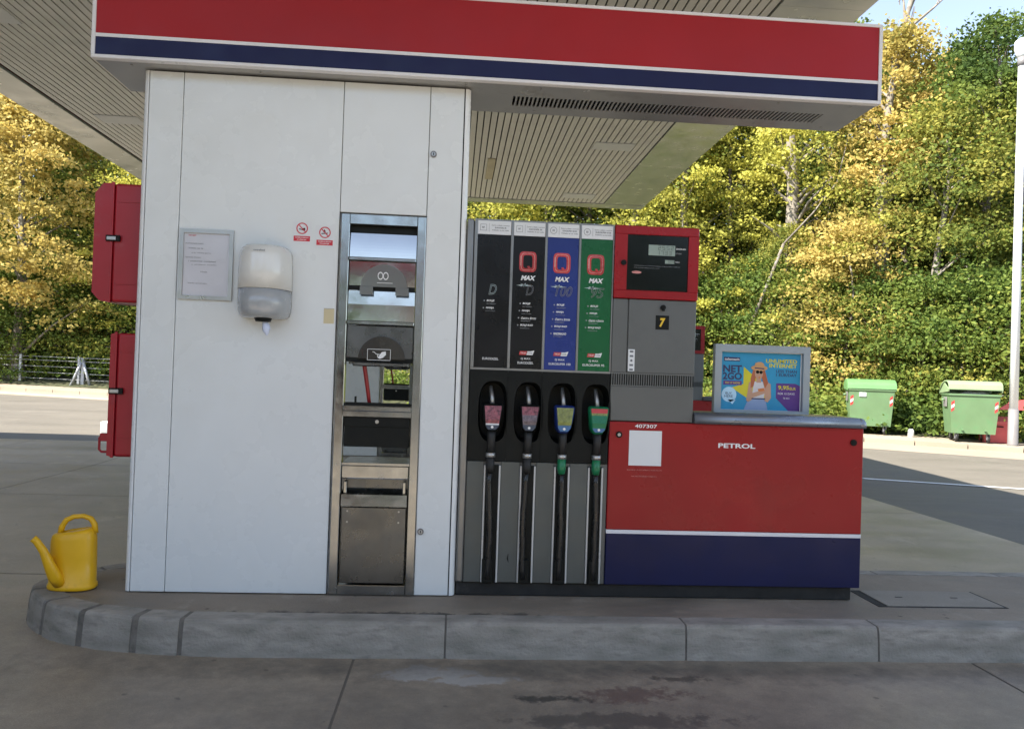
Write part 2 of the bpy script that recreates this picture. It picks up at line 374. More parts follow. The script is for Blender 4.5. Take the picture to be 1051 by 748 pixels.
# far kerb, gutter, painted line, verge
def strip(name, mat, d0, d1, zf, seg=40, rz=0.0):
    a = kerb_off(d0); c = kerb_off(d1); b = MB().mat(mat); vs = []
    for p, q in zip(a, c): vs += [(p.x, p.y, zf(p.y)), (q.x, q.y, zf(q.y))]
    b.faces(vs, [(2*i, 2*i+1, 2*i+3, 2*i+2) for i in range(len(a)-1)]); return b
structure(strip('g', 'gutter', -1.9, 0, lambda y: GZ(y)+.004).build('gutter'))
b = MB().mat('kerb_far'); a = kerb_off(0); c = kerb_off(.22)
for i in range(len(a)-1):
    n = max(1, int((a[i+1]-a[i]).length/1.0))
    for k in range(n):
        p0 = a[i].lerp(a[i+1], (k+.01)/n); p1 = a[i].lerp(a[i+1], (k+.99)/n); q0 = c[i].lerp(c[i+1], (k+.01)/n); q1 = c[i].lerp(c[i+1], (k+.99)/n)
        z = lambda p: GZ(p.y)
        b.faces([(p0.x, p0.y, z(p0)-.05), (p1.x, p1.y, z(p1)-.05), (q1.x, q1.y, z(q1)-.05), (q0.x, q0.y, z(q0)-.05),
                 (p0.x, p0.y, z(p0)+.12), (p1.x, p1.y, z(p1)+.12), (q1.x, q1.y, z(q1)+.12), (q0.x, q0.y, z(q0)+.12)],
                [(0, 1, 5, 4), (4, 5, 6, 7), (1, 2, 6, 5), (3, 0, 4, 7), (2, 3, 7, 6)])
structure(b.build('far_kerb'))
b = strip('v', 'kerb_far', .22, 1.9, lambda y: GZ(y)+.115); structure(b.build('verge_pavement'))
b = MB().mat('road_paint')
a = [Vector(p) for p in ((-50, 34.5), (-30, 30.1), (-16.42, 25.02), (-11.87, 23.16), (-6, 20.6), (2, 17.2))]
for i in range(len(a)-1):
    b.faces([(a[i].x, a[i].y, GZ(a[i].y)+.010), (a[i+1].x, a[i+1].y, GZ(a[i+1].y)+.010), (a[i+1].x, a[i+1].y+.16, GZ(a[i+1].y)+.014), (a[i].x, a[i].y+.16, GZ(a[i].y)+.014)], [(0, 1, 2, 3)])
b.faces([(7.4, 8.6, -.04), (11.5, 7.1, -.056), (11.5, 7.22, -.052), (7.4, 8.72, -.035)], [(0, 1, 2, 3)])
structure(b.build('road_line'))
b = MB().mat('forest_floor'); offs = [1.9, 3.2, 6, 10, 16, 24, 40, 90]; rows = [kerb_off(d) for d in offs]; n = len(KP)
hz = lambda d: .12+.16*max(0, min(d, 30)-1.9)
b.faces([(p.x, p.y, gz2(min(p.y, 52))+hz(offs[j])) for j, r in enumerate(rows) for p in r], [(j*n+i, j*n+i+1, (j+1)*n+i+1, (j+1)*n+i) for j in range(len(offs)-1) for i in range(n-1)])
structure(b.build('forest_ground'))

# ------------------------------------------------------------------ pump islands
def catmull(P, n=8):
    out = []
    for i in range(1, len(P)-2):
        p0, p1, p2, p3 = [Vector(q) for q in P[i-1:i+3]]
        for k in range(n):
            t = k/n
            out.append(.5*((2*p1)+(-p0+p2)*t+(2*p0-5*p1+4*p2-p3)*t*t+(-p0+3*p1-3*p2+p3)*t**3))
    out.append(Vector(P[-2])); return out
def island(ox, oy, x1, suffix=''):
    prof = catmull([(-1.0, -.565), (-1.2, -.562), (-1.77, -.507), (-2.27, -.337), (-2.594, -.02), (-2.68, .22), (-2.59, .55), (-2.25, .80), (-1.75, .90), (-1.2, .92), (-.9, .92)], 6)
    front = [Vector((x1, -.53)), Vector((3, -.55))]
    pts = front+prof+[Vector((3, .92)), Vector((x1, .92))]
    kw = .15
    inner = []
    for i, p in enumerate(pts):
        a = pts[max(i-1, 0)]; c = pts[min(i+1, len(pts)-1)]; t = (c-a).normalized(); nn = Vector((t.y, -t.x))
        ctr = Vector((max(-1.6, min(x1, p.x)), .17))
        if nn.dot(ctr-p) < 0: nn = -nn
        inner.append(p+nn*kw)
    b = MB((ox, oy, 0)).mat('island')
    fs = [(v.x, v.y, .146) for v in inner]
    b.faces([(v.x+ox, v.y+oy, .146) for v in inner], [tuple(range(len(inner)))])
    structure(b.build('island_surface'))
    # kerb stones swept along the outline with mortar gaps
    b = MB((ox, oy, 0)).mat('mortar')
    prof2 = lambda o, i_: [(o, -.0, -.07), (o, .0, .12), (i_, .012, .15)]
    def ring(i, g):
        p, q = pts[i], inner[i]; d = (q-p).normalized()
        L = []
        for off, z in ((-.016, -.08), (-.002, .08), (.006, .126), (.014, .140), (.028, .147), (kw, .148), (kw, .10)):
            v = p+d*(off+g); L.append((v.x+ox, v.y+oy, z-g*.6))
        return L
    rings = [ring(i, .006) for i in range(len(pts))]
    n = 7; vs = [q for r in rings for q in r]
    b.faces(vs, [(i*n+k, i*n+k+1, (i+1)*n+k+1, (i+1)*n+k) for i in range(len(rings)-1) for k in range(n-1)])
    b.mat('kerb')
    # arc-length parametrise
    L = [0]
    for i in range(1, len(pts)): L.append(L[-1]+(pts[i]-pts[i-1]).length)
    def at(s):
        for i in range(1, len(L)):
            if s <= L[i] or i == len(L)-1:
                t = (s-L[i-1])/(L[i]-L[i-1]); return pts[i-1].lerp(pts[i], t), inner[i-1].lerp(inner[i], t)
    def sx(x):   # arc position on the front side for a given x
        for i in range(1, len(pts)):
            if pts[i].x <= x <= pts[i-1].x and pts[i].y < .2: return L[i-1]+(pts[i-1].x-x)/(pts[i-1].x-pts[i].x)*(L[i]-L[i-1])
    cuts = [sx(x) for x in (2.62, 1.43, .0, -1.50, -1.78, -2.12, -2.42)]
    cuts = [0]+cuts+[cuts[-1]+.33, cuts[-1]+.68, cuts[-1]+1.03, cuts[-1]+1.4, cuts[-1]+1.9]
    s = cuts[-1]
    while s < L[-1]-1: s += 1.0; cuts.append(s)
    cuts.append(L[-1])
    for ci in range(len(cuts)-1):
        gp = .006 if ci < 4 or ci > 11 else (.022 if ci in (5, 6, 7, 4) else .014)
        s0, s1 = cuts[ci]+gp, cuts[ci+1]-gp; m = max(2, int((s1-s0)/.09)); rings = []
        for k in range(m+1):
            p, q = at(s0+(s1-s0)*k/m); d = (q-p).normalized(); e = .004 if k in (0, m) else 0
            rings.append([(p.x+d.x*(o+e)+ox, p.y+d.y*(o+e)+oy, z-e) for o, z in ((-.022, -.08), (-.008, .08), (.0, .130), (.008, .145), (.022, .1505), (kw, .151), (kw, .10))])
        b.loft(rings, cap=True, smooth=False)
    structure(b.build('island_kerb'))
    b = MB((ox, oy, 0)).mat('gap')
    b.box(2.865+ox, 3.77+ox, -.112+oy, .29+oy, .14, .149)
    b.mat('cover').box(2.93+ox, 3.745+ox, -.098+oy, .275+oy, .14, .1535, .002)
    b.mat('gap')
    for x in (3.1, 3.5): b.box(x+ox, x+.05+ox, .1+oy, .115+oy, .15, .1548)
    structure(b.build('pit_cover'))
island(0, 0, 5.2)
island(-.5, 8.5, 7.0)

# ------------------------------------------------------------------ canopy
CZ = 5.4
cnp = thing('canopy', 'large flat canopy with beige slatted underside above both pump islands', 'canopy', (-1.2, 4.8, CZ))
o_ = (-1.2, 4.8, CZ)
b = MB(o_).mat('soffit'); x = -5.98
while x < 3.08:
    b.box(x, x+.081, -3.95, 11.9, CZ, CZ+.018); x += .1
b.build('soffit', cnp)
b = MB(o_).mat('backing'); b.box(-6.05, 3.15, -4.0, 11.95, CZ+.05, CZ+.08); b.build('soffit_backing', cnp)
b = MB(o_).mat('soffit_trim')
for x0, x1 in ((-6.62, -6.04), (3.12, 4.02)):
    xi, xo = (x1, x0) if x0 < 0 else (x0, x1)
    for k in range(5):
        y0 = -3.76+k*3.13; y1 = y0+3.125
        b.prism([(xi, CZ+.02), (xi, CZ-.015), (xo, CZ-.01), (xo, CZ+.06)], y0, y1, 'y')
b.box(-6.62, 4.02, 11.92, 12.3, CZ-.015, CZ+.04); b.box(-6.62, 4.02, -4.15, -3.77, CZ-.015, CZ+.04)
b.build('edge_trim', cnp)
b = MB(o_).mat('sign_red'); t = .06
for x0, x1, y0, y1 in ((-6.55, -6.49, -4.05, 12.2), (3.9, 3.96, -4.05, 12.2), (-6.49, 3.9, -4.05, -3.99), (-6.49, 3.9, 12.14, 12.2)): b.box(x0, x1, y0, y1, CZ+.065, CZ+.75)
b.build('fascia', cnp)
b = MB(o_).mat('roof').box(-6.6, 4.0, -4.1, 12.28, CZ+.5, CZ+.6); b.build('roof', cnp)
for lx in (2.47, -5.35, -1.4):
    for ly in (11.3, 7.65, 3.95, .3):
        if lx == -1.4 and ly < 7: continue
        b = MB(o_).mat('light_panel').box(lx-.33, lx+.33, ly-.2, ly+.2, CZ-.012, CZ+.0, .003); f = b.build('ceiling_light', cnp)
b = MB(o_).mat('cream_tape').box(.46, .6, 8.75, 10.2, CZ-.02, CZ-.001, .003); b.build('ceiling_plate', cnp)
b = MB(o_).mat('white_trim')
b.box(-1.5, -1.2, .12, .42, 3.9-0, CZ+.05); b.build('support_post', cnp); b = MB(o_).mat('white_trim').box(-1.95, -1.65, 8.7, 9.0, 3.4, CZ+.05); b.build('support_post', cnp)

# ------------------------------------------------------------------ pier (white clad column)
Z0 = .15
def make_pier(ox, oy, label, top=3.47):
    r = thing('clad_pier', label, 'pillar', (ox-1.0, oy+.25, Z0), 0, 'white clad service pillars')
    og = (ox-1.0, oy+.25, Z0); X = lambda x: x+ox; Y = lambda y: y+oy
    T = top; D = .5
    b = MB(og).mat('gap')
    b.box(X(-2.03), X(-.775), Y(.012), Y(D-.012), Z0, T-.004); b.box(X(-.212), X(.035), Y(.012), Y(D-.012), Z0, T-.004)
    b.box(X(-.775), X(-.212), Y(.012), Y(D-.012), 2.62, T-.004); b.build('core', r)
    def pan(name, x0, x1, z0, z1):
        b = MB(og).mat('white').box(X(x0), X(x1), Y(-.006), Y(.018), z0, z1, .003); f = b.build(name, r)
        b = MB(og).mat('white').box(X(x0), X(x1), Y(D-.018), Y(D+.006), z0, z1, .003); b.build(name, r); return f
    pan('side_panel', -2.005, -1.7935, Z0+.003, T)
    pan('main_panel', -1.7895, -.778, Z0+.003, T)
    pan('upper_door', -.774, -.2185, 2.622, T)
    nd = pan('narrow_door', -.2145, .004, Z0+.003, T)
    for z in (3.027, .566):
        b = MB(og).mat('lamp_grey'); b.tube([(X(-.185), Y(-.006), z), (X(-.185), Y(-.016), z)], .021, 16)
        b.mat('alu').tube([(X(-.185), Y(-.016), z), (X(-.185), Y(-.019), z)], .013, 12); b.mat('black').box(X(-.188), X(-.182), Y(-.021), Y(-.018), z-.008, z+.008)
        b.build('lock', nd)
    # rounded corner trims and side cladding
    def corner(xc, sgn):
        P = []
        for k in range(7):
            a = math.pi/2*k/6; P.append((X(xc)+sgn*(-.036+.036*math.sin(a)), Y(.034-.04*math.cos(a))))
        P += [(X(xc), Y(D-.03)), (X(xc)-sgn*.02, Y(D)), (X(xc)-sgn*.036, Y(D)), (X(xc)-sgn*.036, Y(.0))]
        b = MB(og).mat('white_trim').prism(P, Z0+.003, T, 'z'); b.build('corner_trim', r)
    corner(-2.045, -1); corner(.048, 1)
    b = MB(og).mat('white_trim').box(X(-.79), X(-.772), Y(.02), Y(D-.02), Z0, 2.62); b.build('niche_wall', r); b = MB(og).mat('white_trim').box(X(-.216), X(-.2), Y(.02), Y(D-.02), Z0, 2.62); b.build('niche_wall', r)
    b = MB(og).mat('gap').box(X(-1.98), X(-.30), Y(-.002), Y(.02), T+.0005, T+.004); b.build('top_gasket', r)
    return r
make_pier(0, 0, 'white clad pillar under the red and blue sign beside the yellow watering can')
make_pier(-.49, 8.5, 'farther white pillar glimpsed through the open slot of the steel service unit', 3.8)

# ------------------------------------------------------------------ stainless service unit set in the pier
def hand_icon(b, cx, cz, s, y):
    b.flat([(cx-.02*s, cz+.0*s), (cx+.2*s, cz+.32*s), (cx+.62*s, cz+.4*s), (cx+.66*s, cz+.05*s), (cx+.35*s, cz-.28*s), (cx+.0*s, cz-.42*s), (cx-.22*s, cz-.3*s)], y)
    b.tube([(cx-.1*s, y, cz+.05*s), (cx-.4*s, y, cz+.1*s), (cx-.62*s, y, cz+.3*s), (cx-.8*s, y, cz+.32*s)], .04*s, 5)
    b.disc(cx-.08*s, cz-.1*s, .2*s, y-.0008, 14, r_in=.13*s)
def make_unit(ox, oy, label):
    og = (ox-.49, oy, Z0); r = thing('service_unit', label, 'service unit', og, 0, 'stainless steel service units')
    X = lambda x: x+ox; Y = lambda y: y+oy
    b = MB(og).mat('steel')
    b.box(X(-.764), X(-.708), Y(-.02), Y(.06), Z0+.003, 2.612, .004); b.box(X(-.272), X(-.216), Y(-.02), Y(.06), Z0+.003, 2.612, .004)
    b.box(X(-.708), X(-.272), Y(-.02), Y(.06), 2.545, 2.612, .004); b.box(X(-.708), X(-.272), Y(-.018), Y(.06), Z0+.003, .215, .003)
    b.build('frame', r)
    b = MB(og).mat('black').box(X(-.707), X(-.273), Y(.03), Y(.4), 2.35, 2.543); b.build('roll_slot', r)
    b = MB(og).mat('steel_mirror')
    P = []
    for k in range(9):
        t = k/8; P.append((Y(.004+.020*t-.004*math.sin(math.pi*t)), 2.335+.16*t))
    P += [(Y(.05), 2.495), (Y(.05), 2.335)]
    b.prism(P, X(-.705), X(-.275), 'x'); b.build('mirror_panel', r)
    b = MB(og).mat('steel').box(X(-.707), X(-.273), Y(-.024), Y(.03), 2.312, 2.334, .004); b.build('shelf_lip', r)
    # towel slot with a clear half round flap
    def slot(z0, z1, zc, m1, m2, flap, tabs, nm):
        b = MB(og).mat(m1).box(X(-.705), X(-.275), Y(.006), Y(.05), z0, z1, .003); b.mat('black').box(X(-.703), X(-.277), Y(.003), Y(.02), zc-.012, zc+.016); pn = b.build(nm, r)
        b = MB(og).mat(flap); rr = .150; P = []
        cxm = -.475
        n = 20; vs = []; 
        for k in range(n+1):
            a = math.pi*k/n; P.append((X(cxm)+rr*math.cos(a), zc+.008+rr*.98*math.sin(a)))
        front = [(x_, Y(-.028), z_) for x_, z_ in P]; back = [(X(cxm)+(x_-X(cxm))*1.0, Y(.004), z_+.004) for x_, z_ in P]
        b.faces(front, [tuple(range(n+1))]); b.faces(front+back, [(k, k+1, n+2+k, n+1+k) for k in range(n)], True)
        if tabs:
            for sx in (-.155, .075): b.box(X(cxm+sx), X(cxm+sx+.085), Y(-.030), Y(-.024), zc-.045, zc+.010, .002)
        fl = b.build('flap', r); return fl
    f1 = slot(2.13, 2.311, 2.135, 'steel_mirror', 0, 'clear_grey', True, 'dispensing_panel')
    b = MB(og).mat('print_white')
    for dx in (-.022, .012): b.disc(X(-.477+dx), 2.215, .018, Y(-.0295), 14, r_in=.013, rz=.026)
    b.box(X(-.52), X(-.42), Y(-.0305), Y(-.0290), 2.168, 2.171); b.build('icon', f1)
    b = MB(og).mat('steel_mirror'); b.prism([(Y(.006), 1.924), (Y(.0085), 2.03), (Y(.014), 2.118), (Y(.05), 2.118), (Y(.05), 1.924)], X(-.705), X(-.275), 'x'); b.build('towel_door', r)
    b = MB(og).mat('steel').box(X(-.707), X(-.273), Y(-.022), Y(.03), 1.896, 1.922, .004); b.build('shelf_lip', r)
    f2 = slot(1.66, 1.893, 1.668, 'steel_dark', 0, 'clear_dark', False, 'glove_panel')
    b = MB(og).mat('print_white')
    b.rect(X(-.566), X(-.416), 1.738, 1.741, Y(-.030)); b.rect(X(-.566), X(-.416), 1.668, 1.671, Y(-.030)); b.rect(X(-.566), X(-.563), 1.668, 1.741, Y(-.030)); b.rect(X(-.419), X(-.416), 1.668, 1.741, Y(-.030))
    hand_icon(b, X(-.485), 1.703, .06, Y(-.031)); b.build('icon', f2)
    b = MB(og).mat('steel_dark').box(X(-.66), X(-.30), Y(-.025), Y(.10), 1.628, 1.655, .006); b.box(X(-.69), X(-.29), Y(.02), Y(.3), 1.64, 1.66); b.build('chute', r)
    b = MB(og).mat('steel'); b.box(X(-.71), X(-.27), Y(-.03), Y(-.004), 1.335, 1.372, .006); b.box(X(-.71), X(-.27), Y(-.022), Y(.0), 1.302, 1.335); b.mat('black').box(X(-.70), X(-.28), Y(-.0), Y(.03), 1.36, 1.392)
    b.box(X(-.645), X(-.632), Y(.03), Y(.045), 1.38, 1.43); b.build('tray_rim', r)
    b = MB(og).mat('black'); y0, y1 = .0, .27
    b.box(X(-.70), X(-.28), Y(y0), Y(y0+.008), 1.105, 1.31, .002); b.box(X(-.70), X(-.28), Y(y1-.008), Y(y1), 1.105, 1.38); b.box(X(-.70), X(-.692), Y(y0+.008), Y(y1-.008), 1.105, 1.36); b.box(X(-.288), X(-.28), Y(y0+.008), Y(y1-.008), 1.105, 1.36); b.box(X(-.692), X(-.288), Y(y0+.008), Y(y1-.008), 1.105, 1.12)
    b.box(X(-.70), X(-.28), Y(-.006), Y(y0), 1.235, 1.30, .002)
    b.mat('alu').tube([(X(-.49), Y(-.007), 1.27), (X(-.49), Y(-.012), 1.27)], .012, 14); b.build('water_bucket', r)
    b = MB(og).mat('steel').box(X(-.707), X(-.273), Y(-.012), Y(.30), .90, .985, .006); b.box(X(-.707), X(-.273), Y(.0), Y(.4), .985, 1.0); b.build('counter_ledge', r)
    b = MB(og).mat('steel_dark').box(X(-.70), X(-.28), Y(.05), Y(.06), .80, .90); b.build('bin_opening', r)
    b = MB(og).mat('steel'); b.prism([(Y(.03), .83), (Y(-.028), .80), (Y(-.034), .725), (Y(-.02), .722), (Y(-.005), .79), (Y(.03), .82)], X(-.70), X(-.28), 'x'); 
    for sx in (-.69, -.31): b.box(X(sx), X(sx+.02), Y(-.01), Y(.04), .80, .88, .003)
    b.build('bin_flap', r)
    b = MB(og).mat('steel_dark').box(X(-.698), X(-.282), Y(-.008), Y(.03), .225, .716, .004)
    b.mat('alu')
    for sx in (-.66, -.33):
        for z in (.69, .62): b.tube([(X(sx), Y(-.008), z), (X(sx), Y(-.011), z)], .006, 8)
    b.build('bin_door', r)
    b = MB(og).mat('steel_dark').box(X(-.70), X(-.28), Y(.38), Y(.40), Z0+.003, .90); b.build('back_plate', r); b = MB(og).mat('steel_dark').box(X(-.70), X(-.28), Y(.44), Y(.46), 1.66, 2.6); b.build('back_plate', r)
    # squeegee standing in the bucket
    s = thing('squeegee', 'red handled window squeegee standing in black bucket' if oy < 1 else 'distant red handled squeegee seen through the slot of the nearer unit', 'squeegee', (X(-.53), Y(.12), 1.13), 0, 'window squeegees')
    og2 = (X(-.53), Y(.12), 1.13)
    b = MB(og2).mat('handle_red').tube([(X(-.605), Y(.015), 1.74), (X(-.598), Y(.02), 1.70), (X(-.56), Y(.06), 1.45), (X(-.53), Y(.12), 1.20)], [.012, .015, .013, .011], 10); b.build('handle', s)
    b = MB(og2).mat('black_rubber').box(X(-.64), X(-.42), Y(.10), Y(.14), 1.14, 1.2, .006); b.build('blade_head', s)
    return r
make_unit(0, 0, 'tall stainless steel service unit with slots, bucket and waste bin in white pillar')
make_unit(-.49, 8.5, 'far stainless service unit glimpsed small through the slot of the near one')

# ------------------------------------------------------------------ overhead sign box
FZ0, FZ1, FX0, FX1, FY0, FY1 = 3.475, 4.005, -2.305, 2.756, -.165, .45
og = (0, .1, FZ0)
r = thing('overhead_sign', 'long red and dark blue sign box with white lines above the pumps', 'sign', og)
b = MB(og).mat('sign_white')
b.box(FX0, FX1, FY0, FY0+.05, FZ0, FZ0+.022, .003); b.box(FX0, FX1, FY0, FY0+.05, FZ1-.02, FZ1, .003)
b.box(FX0, FX0+.022, FY0, FY0+.05, FZ0+.022, FZ1-.02); b.box(FX1-.022, FX1, FY0, FY0+.05, FZ0+.022, FZ1-.02)
b.box(FX0+.022, FX1-.022, FY0+.004, FY0+.02, FZ0+.133, FZ0+.154)
b.build('frame', r)
b = MB(og).mat('sign_red').box(FX0+.022, FX1-.022, FY0+.008, FY0+.03, FZ0+.154, FZ1-.02); b.build('red_panel', r)
b = MB(og).mat('sign_blue').box(FX0+.022, FX1-.022, FY0+.008, FY0+.03, FZ0+.022, FZ0+.133); b.build('blue_panel', r)
vx0, vx1, vy0, vy1 = .32, 2.49, .105, .295
b = MB(og).mat('sign_under')
for x0, x1, y0, y1 in ((FX0+.004, 0.02, FY0+.05, FY1), (.021, 2.4+.35, FY0+.05, vy0), (.021, FX1-.004, vy1, FY1), (.021, vx0, vy0, vy1), (vx1, FX1-.004, vy0, vy1)): b.box(x0, x1, y0, y1, FZ0+.004, FZ0+.012)
b.mat('alu_dark')
for x in (-2.1, -1.3, .5, 1.3, 2.1, 2.6):
    for y in (-.06, .38): b.tube([(x, y, FZ0+.0045), (x, y, FZ0+.0)], .007, 8)
b.build('underside', r)
b = MB(og).mat('sign_under'); x = vx0
while x < vx1:
    b.prism([(x, FZ0+.004), (x+.013, FZ0+.004), (x+.017, FZ0+.03), (x+.004, FZ0+.03)], vy0, vy1, 'y'); x += .029
b.mat('gap').box(vx0, vx1, vy0, vy1, FZ0+.04, FZ0+.05); b.build('vent_grille', r)
b = MB(og).mat('sign_under'); b.box(FX0+.02, FX1-.02, FY1-.01, FY1, FZ0+.012, FZ1); b.box(FX0+.02, FX1-.02, FY0+.05, FY1-.01, FZ1-.02, FZ1-.005); b.box(FX0+.002, FX0+.01, FY0+.05, FY1, FZ0+.012, FZ1-.02); b.box(FX1-.01, FX1-.002, FY0+.05, FY1, FZ0+.012, FZ1-.02); b.build('casing', r)

# ------------------------------------------------------------------ things on the pier
og = (-1.608, 0, 2.24)
r = thing('notice_frame', 'silver snap frame with a glossy printed notice on the white pillar', 'notice frame', og)
b = MB(og).mat('alu')
x0, x1, z0, z1 = -1.776, -1.44, 2.016, 2.466; fw = .025
for P in ([(x0, z0), (x1, z0), (x1-fw, z0+fw), (x0+fw, z0+fw)], [(x0, z1), (x1, z1), (x1-fw, z1-fw), (x0+fw, z1-fw)], [(x0, z0), (x0+fw, z0+fw), (x0+fw, z1-fw), (x0, z1)], [(x1, z0), (x1-fw, z0+fw), (x1-fw, z1-fw), (x1, z1)]):
    b.prism(P, -.024, -.007)
b.build('frame', r)
b = MB(og).mat('paper').rect(x0+fw, x1-fw, z0+fw, z1-fw, -.012)
b.mat('stripe_red').text('OBAVIJEST', -1.70, 2.425, .010, -.0135, bold=.02)
b.mat('print_grey')
for i, (t_, zz, ww) in enumerate((('POŠTOVANI KUPCI', 2.375, .11), ('molimo vas da', 2.345, .09), ('prije točenja goriva', 2.315, .12), ('ugasite motor', 2.285, .10), ('i ostavite mobitel', 2.262, .17), ('u svojem vozilu.', 2.240, .16), ('Hvala', 2.195, .04), ('Vaša postaja', 2.12, .12))):
    b.text(t_, -1.74+.02*(i % 3)+(.1 if i == 6 else 0), zz, .009, -.0135, w=ww, al='L')
b.build('notice', r)

og = (-1.23, 0, 1.90)
r = thing('towel_dispenser', 'white paper towel dispenser with grey see-through bottom on the pillar', 'towel dispenser', og)
def dring(z, hw, d, yb=-.007, n=28):
    L = []
    for k in range(n+1):
        a = math.pi*k/n; c, s_ = math.cos(a), math.sin(a)
        L.append((-1.225+hw*math.copysign(abs(c)**.86, c), yb-d*abs(s_)**.85, z))
    return L
b = MB(og).mat('towel_white'); b.loft([dring(2.088, .166, .235), dring(2.2, .165, .235), dring(2.30, .161, .23), dring(2.34, .153, .22), dring(2.362, .132, .19), dring(2.370, .09, .13)]); 
b.mat('print_grey').text('centrefeed', -1.222, 2.318, .012, -.2495, bold=.02)
b.build('cover', r)
b = MB(og).mat('towel_grey'); b.loft([dring(1.905, .10, .16), dring(1.91, .135, .20), dring(1.925, .152, .222), dring(1.955, .162, .232), dring(2.0, .1645, .234), dring(2.086, .1645, .234)]); b.build('lower_window', r)
b = MB(og).mat('black').tube([(-1.21, -.13, 1.906), (-1.21, -.13, 1.885)], [.055, .045], 18); b.build('nozzle', r)
b = MB(og).mat('tissue'); random.seed(3)
rg = []
for k, (z, w_) in enumerate(((1.888, .010), (1.87, .018), (1.845, .021), (1.82, .016), (1.80, .004))):
    rg.append([(-1.20+w_*math.cos(a)*(1+.5*math.sin(3*a+k))+.004*k, -.13+w_*.6*math.sin(a), z+.004*math.sin(2*a)) for a in [2*math.pi*i/12 for i in range(12)]])
b.loft(rg); b.build('paper_end', r)

for (cx, cz, lab, kind) in ((-1.013, 2.478, 'left of two round red no-smoking signs, crossed cigarette above red text bar', 0), (-.867, 2.458, 'right of two round red prohibition signs, crossed match flame nearer the steel unit', 1)):
    b = MB((cx, 0, cz)).mat('label_white').rect(cx-.062, cx+.062, cz-.075, cz+.07, -.0075)
    b.mat('sign_ring').disc(cx, cz+.025, .037, -.0088, 32, r_in=.030)
    b.mat('black')
    if kind == 0:
        b.flat([(cx-.02, cz+.018), (cx+.012, cz+.012), (cx+.013, cz+.018), (cx-.019, cz+.024)], -.0084); b.flat([(cx+.0, cz+.024), (cx+.018, cz+.03), (cx+.02, cz+.014), (cx+.006, cz+.010)], -.0085)
    else:
        b.flat([(cx-.022, cz+.014), (cx+.018, cz+.018), (cx+.018, cz+.024), (cx-.022, cz+.02)], -.0084); b.flat([(cx-.012, cz+.026), (cx-.004, cz+.046), (cx+.006, cz+.03)], -.0085)
    b.mat('sign_ring').flat([(cx-.026, cz+.048), (cx-.021, cz+.052), (cx+.026, cz+.002), (cx+.021, cz-.002)], -.0092)
    b.rect(cx-.052, cx+.052, cz-.058, cz-.024, -.0088)
    b.mat('print_white').text('ZABRANJENO', cx, cz-.035, .0085, -.0096, w=.085, bold=.02); b.text('PUŠENJE' if kind == 0 else 'PALJENJE', cx, cz-.048, .0085, -.0096, w=.06, bold=.02)
    tag(b.build('warning_sticker'), lab, 'sticker', 'prohibition stickers on the pillar')
b = MB((-.82, 0, 1.95)).mat('cream_tape').rect(-.856, -.790, 1.895, 1.992, -.0075); b.mat('print_dim').rect(-.856, -.79, 1.990, 1.993, -.008)
tag(b.build('tape_patch'), 'yellowed patch of old tape on the white pillar beside the steel frame', 'tape')

# extinguisher cabinets on the pier's left side
def cabinet(x_out, x_mid, z0, z1, label, handle):
    y0, y1 = .12, .42; og = (-2.05, .27, z0)
    r = thing('extinguisher_cabinet', label, 'cabinet', og, 0, 'red plastic extinguisher cabinets')
    b = MB(og).mat('cab_red')
    b.box(x_mid+.004, -2.05, y0, y1, z0, z1, .018, 3)
    for z in (z0+.12, z1-.12): b.box(x_mid+.03, -2.06, y0-.006, y0+.02, z-.004, z+.004)
    b.build('body', r)
    b = MB(og).mat('cab_red'); w_ = x_mid-x_out; ch = min(.05, w_*.5)
    P = [(x_mid, z0+.0), (x_mid, z1), (x_out+ch, z1-.005), (x_out, z1-.07), (x_out, z0+.06), (x_out+ch, z0+.006)]
    if w_ < .06: P = [(x_mid, z0), (x_mid, z1), (x_out, z1-.01), (x_out, z0+.01)]
    b.prism(P, y0-.008, y1+.008); d = b.build('door', r)
    b = MB(og).mat('black').box(x_mid-.03, x_mid+.06, y0-.022, y0-.006, (z0+z1)/2+.005, (z0+z1)/2+.045, .003); b.mat('alu').box(x_mid-.022, x_mid+.035, y0-.026, y0-.02, (z0+z1)/2+.013, (z0+z1)/2+.036, .002); b.build('latch', d)
    b = MB(og).mat('cab_red').box(x_mid-.006, x_mid+.010, y0-.012, y0+.0, z0-.004, z1+.006); b.build('seal', d)
    if handle:
        b = MB(og).mat('cab_red').tube([(x_out+.02, .135, z0+.14), (x_out-.035, .135, z0+.14), (x_out-.055, .135, z0+.12), (x_out-.055, .135, z0+.045), (x_out-.04, .135, z0+.03), (x_out+.02, .135, z0+.03)], .008, 8)
        b.box(x_out-.05, x_out+.01, .12, .16, z0+.10, z0+.15, .004); b.build('bracket', r)
    return r
cabinet(-2.365, -2.255, 1.99, 2.765, 'upper red extinguisher cabinet with silver latch on the pillar side', False)
cabinet(-2.232, -2.20, .985, 1.79, 'lower flat red extinguisher cabinet with a bracket at its foot', True)

